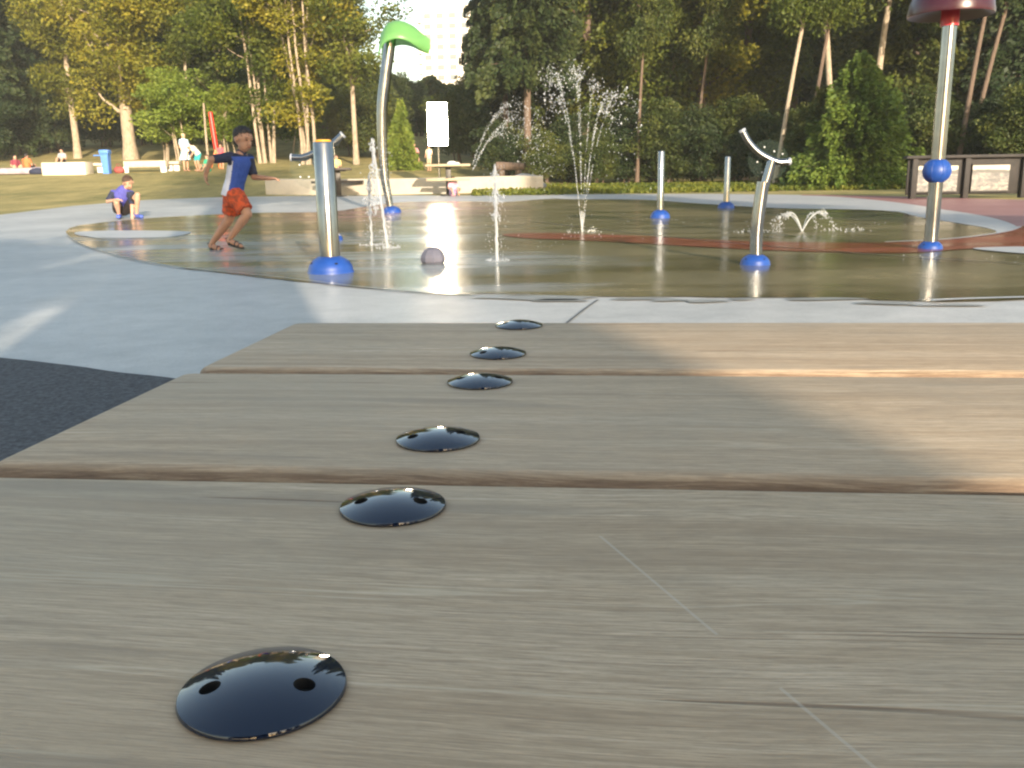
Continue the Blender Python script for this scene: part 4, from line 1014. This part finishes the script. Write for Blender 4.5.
def decid(name, H, r0, crown_lo, crown_r, nclump, nleaf, leaf, clump_r, lean=(0, 0), stems=1, droop=0.0, seed=1):
    random.seed(seed); m = MB(); cs = []
    for s_ in range(stems):
        ln = (lean[0] + (random.uniform(-.10, .10) if stems > 1 else 0), lean[1] + (random.uniform(-.06, .06) if stems > 1 else 0))
        off = Vector((random.uniform(-.45, .45), random.uniform(-.4, .4), 0)) if stems > 1 else Vector((0, 0, 0))
        limbs = []
        k = max(3, nclump // (3 * stems))
        for i in range(k):
            u = crown_lo / H + (1 - crown_lo / H) * (i + random.random()) / k * .95
            ln_ = crown_r * (.55 + .5 * random.random()) * math.sin(math.pi * min(.97, .22 + .75 * (u - crown_lo / H) / (1 - crown_lo / H))) 
            limbs.append((u, random.random() * 6.28, ln_, random.uniform(.1, .7)))
        mm = MB(); tp, ends = wood_limbs(mm, H * random.uniform(.85, 1), r0 * (1 if stems == 1 else random.uniform(.6, 1)), ln, limbs)
        mm.v = [tuple(Vector(v) + off) for v in mm.v]; m.add(mm.v, mm.f)
        for pts in ends:
            for q in (pts[2], pts[3], pts[4], pts[5], pts[5]):
                cs.append((q + off + Vector((random.gauss(0, .35), random.gauss(0, .35), random.gauss(0, .3) - droop * random.random())), clump_r * random.uniform(.6, 1.25)))
        cs.append((tp(1) + off, clump_r))
    per = max(20, nleaf // len(cs)); C = []
    for c, r in cs:
        k = int(per * (r / clump_r) ** 2)
        d = rng.normal(size=(k, 3)); d /= np.linalg.norm(d, axis=1)[:, None]; rad = rng.random(k) ** .45
        C.append(np.array(c)[None] + d * (rad * r)[:, None] * np.array([1.15, 1.15, .62 + droop * .3]))
    C = np.concatenate(C); S = leaf * rng.uniform(.6, 1.3, len(C))
    me = mesh_quads(name + '_leaves', leaf_mesh(name, C, S, .3)); tm = m.mesh(name + '_wood', ang=60); return tm, me
def conifer(name, H, r0, lo, R0, nleaf, leaf, seed=1, dense=1.0, shape=1.0):
    random.seed(seed); m = MB(); tp, _ = wood_limbs(m, H, r0, (random.uniform(-.01, .01), 0), [], .1)
    C = []; D = []; nb = int(26 * (H - lo) ** .9 * dense)
    for i in range(nb):
        u = (i + random.random()) / nb; z = lo + (H - lo) * u; az = random.random() * 6.283
        L_ = R0 * (1 - u) ** shape * random.uniform(.65, 1.15) + .12; dn = random.uniform(-.35, .05) + .35 * u
        d = np.array([math.cos(az), math.sin(az), dn]); k = max(12, int(nleaf / nb * (.35 + 1.4 * (1 - u))))
        s = rng.random(k) ** .7; side = np.array([-math.sin(az), math.cos(az), 0])
        p = np.array(tp(z / H))[None] + d[None] * (s * L_)[:, None] + side[None] * (rng.normal(size=k) * .16 * L_ * (1.1 - s))[:, None]
        p[:, 2] += rng.normal(size=k) * .08 * (1 + L_ * .3) - .18 * s ** 2 * L_
        C.append(p); D.append(np.tile(d + np.array([0, 0, -.35]), (k, 1)))
        if i % 4 == 0: m.tube([tp(z / H), Vector(tp(z / H)) + Vector(d) * L_ * .8], [r0 * .16 * (1 - u) + .006, .004], 5)
    C = np.concatenate(C); D = np.concatenate(D); S = leaf * rng.uniform(.6, 1.3, len(C))
    return m.mesh(name + '_wood', ang=60), mesh_quads(name + '_leaves', leaf_mesh(name, C, S, 0, D))

PROTO = {}
LEAF_MIDG = mat_leaf('leaf_fresh_green', [(.04, .075, .014), (.085, .135, .022), (.15, .20, .03)])
def proto(key, fn): PROTO[key] = fn
KINDS = dict(
    big=decid('big', 17, .42, 3.0, 5.0, 110, 42000, .13, 1.15, (.012, 0), 1, .55, 3),
    gold=decid('gold', 16, .26, 2.6, 3.6, 80, 30000, .12, 1.0, (.02, 0), 1, .35, 5),
    alder=decid('alder', 15, .115, 2.6, 3.2, 84, 27000, .11, .95, (.02, 0), 5, .35, 8),
    tall=decid('tall', 19, .16, 4.5, 3.4, 80, 28000, .12, 1.05, (.02, .0), 1, .2, 12),
    lean=decid('lean', 17, .15, 7.0, 2.8, 50, 16000, .11, .95, (.10, 0), 1, .2, 21),
    bush=decid('bush', 3.4, .08, .35, 2.0, 60, 20000, .085, .75, (0, 0), 3, .1, 33),
    bush2=decid('bush2', 5.5, .10, .5, 2.4, 70, 24000, .10, .85, (0, 0), 4, .2, 35),
    lime=decid('lime', 4.2, .06, .9, 2.4, 70, 13000, .085, .55, (0, 0), 4, .1, 41),
    con=conifer('con', 19, .26, 1.6, 3.4, 80000, .115, 51),
    con2=conifer('con2', 22, .22, 4.0, 3.0, 70000, .115, 52, .9),
    cedar=conifer('cedar', 3.9, .09, .08, 2.35, 42000, .075, 53, 2.2, .75),
    small=conifer('small', 3.0, .05, .1, .85, 11000, .06, 54, 2.0, .85))
nT = 0
def tree(kind, px, Y, leafm, bark, label, sx=1.0, rz=None, group=None, cat='tree', name=None, dz=0, x=None, tilt=0, sz=None):
    global nT; nT += 1
    xx = at(px, 175, Y).x if x is None else x; z = ground(xx, Y) + dz
    nm = name or {'con': 'conifer_tree', 'con2': 'conifer_tree', 'cedar': 'bushy_conifer', 'small': 'small_conifer', 'bush': 'shrub', 'bush2': 'shrub', 'lime': 'young_maple_tree'}.get(kind, 'broadleaf_tree')
    o = empty(nm, (xx, Y, z), (nT * 2.399) % 6.28 if rz is None else rz, label, cat, group)
    o.scale = (sx, sx, sz if sz else sx); 
    if tilt: o.rotation_euler = (0, tilt, 0)
    tm, lm = KINDS[kind]
    for nm2, me, mt in (('trunk', tm, bark), ('crown', lm, leafm)):
        c = bpy.data.objects.new(nm2, me); col.objects.link(c); c.parent = o
        if not me.materials: me.materials.append(mt)
        c.material_slots[0].link = 'OBJECT'; c.material_slots[0].material = mt
    return o
GL = 'tall trees on the left side of the park'; GR = 'dark forest trees behind the pad on the right'; GB = 'undergrowth shrubs at the forest foot'
tree('big', 133, 60, LEAF_GOLD, BARK_PALE, 'largest golden leafed tree with a thick pale trunk behind the long bench', 1.0, 1.0)
tree('gold', 80, 62, LEAF_GOLD, BARK_PALE, 'golden tree with low drooping foliage left of the thick pale trunk', .9, 2.0, GL, sz=.95)
tree('lime', 186, 56, LEAF_LIME, BARK_PALE, 'spreading lime green maple behind the standing woman', 1.15, .4)
tree('lime', 165, 58, LEAF_LIME, BARK_PALE, 'lime green sapling between the thick pale trunk and the spreading maple', .9, 3.4)
tree('lime', 232, 57, LEAF_LIME, BARK_PALE, 'bright green sapling behind the head of the running boy', .95, 1.9)
tree('alder', 268, 52, LEAF_GREEN, BARK_PALE, 'clump of slender golden lit trunks right above the running boy', 1.0, .6, GL)
tree('alder', 312, 50, LEAF_GOLD, BARK_PALE, 'multi stemmed golden tree between the boy and the curved leaf post', 1.0, 2.6, GL)
tree('tall', 357, 49, LEAF_GREEN, BARK_PALE, 'pale forked trunk tree just left of the tall curved leaf post', .9, 1.1, GL)
tree('gold', 225, 64, LEAF_MID, BARK_PALE, 'green gold tree rising behind the red play post', 1.0, 4.0, GL)
tree('lean', 192, 61, LEAF_GREEN, BARK_PALE, 'thin pale leaning trunk tree left of the red play post', .9, 3.2, GL, tilt=-.06)
tree('lime', 300, 58, LEAF_LIME, BARK_PALE, 'bright green low tree beneath the golden multi stemmed trees', 1.0, 5.0)
tree('lime', 268, 62, LEAF_LIME, BARK_PALE, 'light green low tree behind the slender golden trunks', 1.0, 2.2)
tree('small', 403, 43, LEAF_LIME, BARK_RED, 'small yellow green conifer on the lawn beneath the sky gap', 1.0)
tree('bush', 352, 60, LEAF_GREEN, BARK_RED, 'green shrub behind the pale forked trunk', 1.0, 1, GB)
tree('con', 12, 66, LEAF_DARK, BARK_DARK, 'dark conifer at the far left edge', 1.1, None, GL)
tree('con', 40, 72, LEAF_DARK, BARK_DARK, 'dark conifer second from the left edge', 1.0, None, GL)
tree('con2', -22, 60, LEAF_DARK, BARK_DARK, 'dark conifer partly cut by the left edge', 1.1, None, GL)
tree('con', 175, 78, LEAF_MID, BARK_RED, 'dark tree between the largest golden tree and the thin leaning trunk', 1.0, None, GL)
tree('con2', 245, 80, LEAF_MID, BARK_RED, 'dark conifer rising behind the slender golden trunks', 1.0, None, GL)
tree('gold', 335, 72, LEAF_MID, BARK_RED, 'shaded tree behind the golden multi stemmed ones', 1.0, None, GL)
tree('con', 130, 84, LEAF_DARK, BARK_DARK, 'dark conifer behind the largest golden tree', 1.0, None, GL)
tree('con', 300, 84, LEAF_DARK, BARK_DARK, 'dark conifer deep behind the golden multi stemmed tree', 1.0, None, GL)
# middle, below the sky gap
for i, (px, Y, kind, sc_, mt, lb) in enumerate([(372, 66, 'bush2', 1.0, LEAF_MID, 'rounded shaded tree behind the curved leaf post'), (396, 78, 'bush2', .9, LEAF_MID, 'rounded tree low in the sky gap, left of the tower'), (420, 84, 'bush2', .8, LEAF_MID, 'small rounded tree left of the glaring sign'), (445, 74, 'bush2', .55, LEAF_GREEN, 'rounded tree right behind the glaring sign'), (476, 62, 'bush2', .9, LEAF_GREEN, 'leafy tree right of the glaring sign'), (385, 56, 'bush', 1.0, LEAF_MID, 'low shrub left of the small yellow conifer'), (455, 50, 'bush', .9, LEAF_MID, 'low shrub behind the centre picnic table')]):
    tree(kind, px, Y, mt, BARK_RED, lb, sc_, None, GB)
# right forest
tree('con2', 507, 42, LEAF_DARK, BARK_DARK, 'tall dark conifer immediately right of the pale tower', .62, None, GR, sz=.95)
tree('con2', 528, 40, LEAF_DARK, BARK_RED, 'tall conifer with a reddish brown trunk right of the arching spray', .8, None, GR, sz=1.0)
tree('con', 556, 44, LEAF_MID, BARK_RED, 'conifer directly behind the vase fountain', .9, None, GR)
tree('con2', 488, 60, LEAF_DARK, BARK_DARK, 'slim dark conifer overlapping the right side of the pale tower', .6, None, GR, sz=1.0)
tree('gold', 585, 42, LEAF_GREEN, BARK_RED, 'leafy tree behind the top of the vase fountain', .9, None, GR)
tree('con', 622, 43, LEAF_MID, BARK_RED, 'dark conifer between the vase fountain and the slim left pole', 1.0, None, GR)
tree('gold', 655, 41, LEAF_GREEN, BARK_RED, 'leafy brown trunked tree above the slim left pole', .95, None, GR)
tree('gold', 700, 42, LEAF_GOLD, BARK_RED, 'tree with golden lit upper leaves above the shortest pole', 1.0, 2.2, GR)
tree('gold', 742, 44, LEAF_GREEN, BARK_RED, 'yellow green tree above the handlebar of the right water gun', 1.0, .8, GR)
tree('lean', 775, 31.5, LEAF_GREEN, BARK_PALE, 'thin pale trunk leaning right, first right of the right water gun', .6, 0, GR, tilt=.06, sz=.8)
tree('lean', 803, 32, LEAF_GREEN, BARK_RED, 'thin brown trunk beside the pale leaning one', .55, 2, GR, tilt=.05, sz=.8)
tree('lean', 832, 33, LEAF_GREEN, BARK_PALE, 'pale patchy trunk rising behind the bushy green conifer', .85, 3, GR)
tree('lean', 866, 33, LEAF_GREEN, BARK_PALE, 'pale trunk right behind the top of the bushy green conifer', .95, .5, GR)
tree('cedar', 853, 29, LEAF_MIDG, BARK_RED, 'bushy broad green young conifer standing in front of the right forest', 1.0, 0)
tree('cedar', 822, 31, LEAF_MID, BARK_RED, 'darker bushy conifer tucked left of the broad green one', .8, 2)
tree('con', 905, 38, LEAF_MID, BARK_DARK, 'dark conifer right of the bushy green conifer', 1.0, None, GR)
tree('lean', 955, 30, LEAF_DARK, BARK_RED, 'thin brown trunk right of the red mushroom canopy pole', .6, .2, GR, tilt=.03, sz=.85)
tree('lean', 962, 30.5, LEAF_DARK, BARK_RED, 'second thin brown trunk leaning right behind the notice board', .6, .1, GR, tilt=.10, sz=.85)
tree('con', 990, 40, LEAF_DARK, BARK_DARK, 'dark conifer behind the notice board', 1.0, None, GR)
tree('con', 1035, 36, LEAF_DARK, BARK_DARK, 'dark conifer at the far right edge', 1.0, None, GR)
for px, Y, tl, lb in [(637, 37, -.03, 'thin brown trunk between the vase fountain and the slim left pole'), (692, 37, .03, 'thin brown trunk between the two slim poles')]:
    tree('lean', px, Y, LEAF_MID, BARK_RED, lb, .5, px * .1, GR, tilt=tl, sz=.75)
bk = [(515, 58), (545, 60), (580, 56), (612, 60), (645, 58), (680, 57), (715, 60), (755, 58), (790, 54), (825, 56), (865, 54), (900, 57), (940, 54), (975, 58), (1015, 54), (1060, 50)]
wd_ = ['far left', 'second', 'third', 'fourth', 'fifth', 'sixth', 'seventh', 'eighth', 'ninth', 'tenth', 'eleventh', 'twelfth', 'thirteenth', 'fourteenth', 'fifteenth', 'sixteenth']
for i, (px, Y) in enumerate(bk):
    tree('con' if i % 2 else 'con2', px, Y, [LEAF_MID, LEAF_DARK, LEAF_GREEN, LEAF_MID, LEAF_DARK][i % 5], BARK_DARK, 'dark conifer in the back row of the right forest, %s from the left' % (wd_[i] if i else 'first'), 1.0 + .1 * (i % 3), None, 'back row conifers of the right forest')
for i, (px, Y, k_, sc_) in enumerate([(545, 38, 'bush', .8), (570, 40, 'bush2', .8), (600, 37, 'bush', .85), (630, 38, 'bush2', .85), (665, 37, 'bush2', .9), (700, 36, 'bush2', .8), (735, 36, 'bush2', .9), (765, 35, 'bush', 1.0), (795, 34, 'bush2', .75), (893, 33, 'bush2', .8), (925, 31, 'bush2', .85), (985, 30, 'bush2', .75), (1022, 28, 'bush2', .8), (500, 40, 'bush', .9)]):
    tree(k_, px, Y, LEAF_DARK if i % 2 else LEAF_MID, BARK_DARK, 'dark shrub at the forest foot, %s' % ['behind the vase fountain on its left', 'behind the vase fountain', 'right of the vase fountain', 'left of the slim left pole', 'behind the slim left pole', 'between the two short poles', 'behind the shortest pole', 'left of the right water gun', 'right of the right water gun', 'right of the broad green conifer', 'behind the blue ball', 'behind the notice board', 'at the right edge of the picture', 'behind the arching spray'][i], sc_ * .62, None, GB)
for i, (px, Y, k_, sc_, mt) in enumerate([(-5, 60, 'bush2', .9, LEAF_DARK), (30, 66, 'bush2', 1.0, LEAF_DARK), (58, 68, 'bush2', 1.0, LEAF_DARK), (110, 74, 'bush2', 1.1, LEAF_MID), (210, 76, 'bush2', 1.0, LEAF_MID), (150, 76, 'bush2', 1.0, LEAF_DARK), (330, 68, 'bush2', 1.0, LEAF_GREEN), (255, 72, 'bush2', 1.0, LEAF_GREEN)]):
    tree(k_, px, Y, mt, BARK_DARK, 'shrub on the far left lawn edge, %s' % ['cut by the left frame edge', 'beneath the dark left conifers', 'right of the dark left conifers', 'left of the thick pale trunk', 'behind the red play post', 'right behind the thick pale trunk', 'behind the multi stemmed golden tree', 'behind the slender golden trunks'][i], sc_, None, GB)

# far wood: one mass closing the horizon
def far_wood(name, a0, a1, Y0, Y1, n, h0, h1, mat, leaf=.35):
    a = rng.uniform(a0, a1, n); Yd = rng.uniform(Y0, Y1, n); X = a * Yd
    top = h0 + (h1 - h0) * (np.sin(a * 37) * .25 + np.sin(a * 91 + 2) * .18 + np.sin(a * 223 + 1) * .12 + .5)
    gz = np.array([ground(x, y) for x, y in zip(X, Yd)]); Z = gz + top * rng.random(n) ** .9
    me = mesh_quads(name, leaf_mesh(name, np.stack([X, Yd, Z], 1), leaf * rng.uniform(.6, 1.3, n)))
    return tag(link(name, me, mat), kind='stuff')
far_wood('far_wood', -.72, -.16, 88, 100, 90000, 12, 21, LEAF_DARK)
far_wood('far_wood', -.20, -.02, 92, 104, 26000, 3.5, 6.0, LEAF_MID)
far_wood('far_wood', .0, .80, 64, 76, 110000, 12, 19, LEAF_MID)
# short verge grass and weeds at the forest foot
n = 26000; px_ = rng.uniform(-.04, .72, n); Yd = rng.uniform(27, 36, n); X = px_ * Yd
C = np.stack([X, Yd, np.array([ground(x, y) for x, y in zip(X, Yd)]) + rng.uniform(0, .12, n)], 1)
tag(link('verge_grass', mesh_quads('verge', leaf_mesh('verge', C, .07 * rng.uniform(.6, 1.4, n))), LEAF_GREEN), kind='stuff')

# ------------------------------------------------------------------ tower block far behind
bx = at(453, 100, 300); zt = at(453, 9, 300).z; W = 47 / 3.0; 
t = empty('apartment_tower', (bx.x, 300, 0), R(-8), 'pale high rise apartment tower rising beyond the trees in the sky gap', 'building')
CON = mixed('tower_concrete', (.72, .66, .56), (.80, .74, .64), .1, .7); GLS = NT('tower_glass'); GLS.set(color=(.16, .18, .19), rough=.15, spec=.8); GLS = GLS.m
m = MB(); m.box((0, 0, zt / 2), (W, 15, zt)); m.build('wall', CON, t, sm=False)
nf = int(zt / 3)
for k in range(max(0, nf - 12), nf):
    z = k * 3 + 1.7
    for j in range(4): m = MB(); m.box((-W / 2 + 2.0 + j * (W - 4) / 3, -7.52, z), (2.1, .1, 1.5)); m.build('window', GLS, t, sm=False)
    for x in (-W / 2 - .2, W / 2 + .2): m = MB(); m.box((x, -5.5, k * 3 + .4), (2.6, 4.2, .9)); m.build('balcony', CON, t, sm=False)
m = MB(); m.box((0, 0, zt + 1.5), (W * .5, 7, 3)); m.build('roof_house', CON, t, sm=False)

# ------------------------------------------------------------------ unseen trees added behind the photographer to shade the view
c_, s_ = math.cos(R(16)), math.sin(R(16))
def behind(u, d):  # u across the sun's direction, d metres back along it
    return (u * c_ + d * s_, u * s_ - d * c_)
# unseen tree added so its trunk shadow crosses the bench
x, y = behind(-.35, 5.0)
t = empty('added_shadow_tree', (x, y, 0), 0, 'unseen tree added behind the bench to cast a shadow across it', 'tree')
m = MB(); m.tube([(0, 0, -.2), (0, 0, .5), (.0, 0, 2), (.0, 0, 5), (.1, 0, 9), (.2, 0, 12)], [.85, .68, .65, .62, .5, .3], 28)
for k in range(10):
    a = k * 2.4; z = 7.2 + k * .5; m.tube([(0, 0, z), (1.2 * math.cos(a), 1.2 * math.sin(a), z + .8), (2.3 * math.cos(a), 2.3 * math.sin(a), z + 1.7)], [.2, .12, .04], 8)
m.build('trunk', BARK_RED, t)
C = []
for k in range(60):
    a = k * 2.4; rr = 2.6 * math.sqrt(random.random()); c = np.array([rr * math.cos(a), rr * math.sin(a), random.uniform(8, 14)])
    d = rng.normal(size=(220, 3)); C.append(c + d * .38)
C = np.concatenate(C); link('crown', mesh_quads('c', leaf_mesh('c', C, .09 * rng.uniform(.6, 1.3, len(C)))), LEAF_GREEN, t)
for i, (u, d, k_, sc_) in enumerate([(9.5, 34, 'con', 1.0), (18.5, 35, 'con', 1.05), (23, 38, 'tall', .8), (28, 36, 'con', 1.0), (33, 38, 'con2', 1.0), (-30, 40, 'tall', .9), (-40, 42, 'con', .9), (5.5, 46, 'gold', .8), (-3.0, 7.5, 'lime', 1.1), (-5.4, 8.5, 'lime', 1.0)]):  # unseen trees added to shade the forest and dapple the concrete
    x, y = behind(u, d)
    tree(k_, 0, y, LEAF_MID, BARK_DARK, 'unseen tree added behind the photographer to cast shade', sc_, None, 'unseen trees added for their shade', x=x)

# ------------------------------------------------------------------ light
w = bpy.data.worlds.new('World'); sc.world = w; w.use_nodes = True; nt = w.node_tree
sky = nt.nodes.new('ShaderNodeTexSky'); sky.sky_type = 'NISHITA'; sky.sun_disc = False
sky.sun_elevation = SUN_EL; sky.sun_rotation = SUN_AZ; sky.air_density = 1.1; sky.dust_density = 1.2; sky.altitude = 60
bg = nt.nodes['Background']; tint = nt.nodes.new('ShaderNodeMix'); tint.data_type = 'RGBA'; tint.blend_type = 'MULTIPLY'; tint.inputs[0].default_value = 1; tint.inputs[7].default_value = (1.07, 1.0, .90, 1); nt.links.new(sky.outputs[0], tint.inputs[6]); nt.links.new(tint.outputs[2], bg.inputs[0]); bg.inputs[1].default_value = SKY_STR
hz = MB(); hz.box((0, 500, 40), (1500, 1900, 86)); hz.v = [(v[0], v[1], -1.0 if v[2] < 40 else 82.0) for v in hz.v]
hm = bpy.data.materials.new('haze'); hm.use_nodes = True; hn = hm.node_tree; hn.nodes.remove(hn.nodes['Principled BSDF'])
pv = hn.nodes.new('ShaderNodeVolumePrincipled'); pv.inputs['Density'].default_value = HAZE; pv.inputs['Color'].default_value = (.96, 1, .94, 1); pv.inputs['Anisotropy'].default_value = -.1
hn.links.new(pv.outputs[0], hn.nodes['Material Output'].inputs['Volume'])
if HAZE > 0: tag(hz.build('haze', hm, sm=False), kind='stuff')
sl = bpy.data.lights.new('sun', 'SUN'); sl.energy = SUN_STR; sl.angle = R(.53); sl.color = (1.0, .85, .66)
so = bpy.data.objects.new('sun', sl); col.objects.link(so); so.rotation_euler = (-SUND).to_track_quat('-Z', 'Y').to_euler()
sc.view_settings.view_transform = 'Standard'; sc.view_settings.look = 'None'; sc.view_settings.exposure = EXPO; sc.view_settings.gamma = 1
sc.view_settings.use_curve_mapping = False
sc.render.engine = 'CYCLES'
cy = sc.cycles; cy.use_denoising = True; cy.max_bounces = 8; cy.glossy_bounces = 4; cy.transmission_bounces = 6; cy.diffuse_bounces = 3; cy.transparent_max_bounces = 8
cy.sample_clamp_indirect = 12; cy.caustics_reflective = False; cy.caustics_refractive = False; cy.filter_width = 2.3
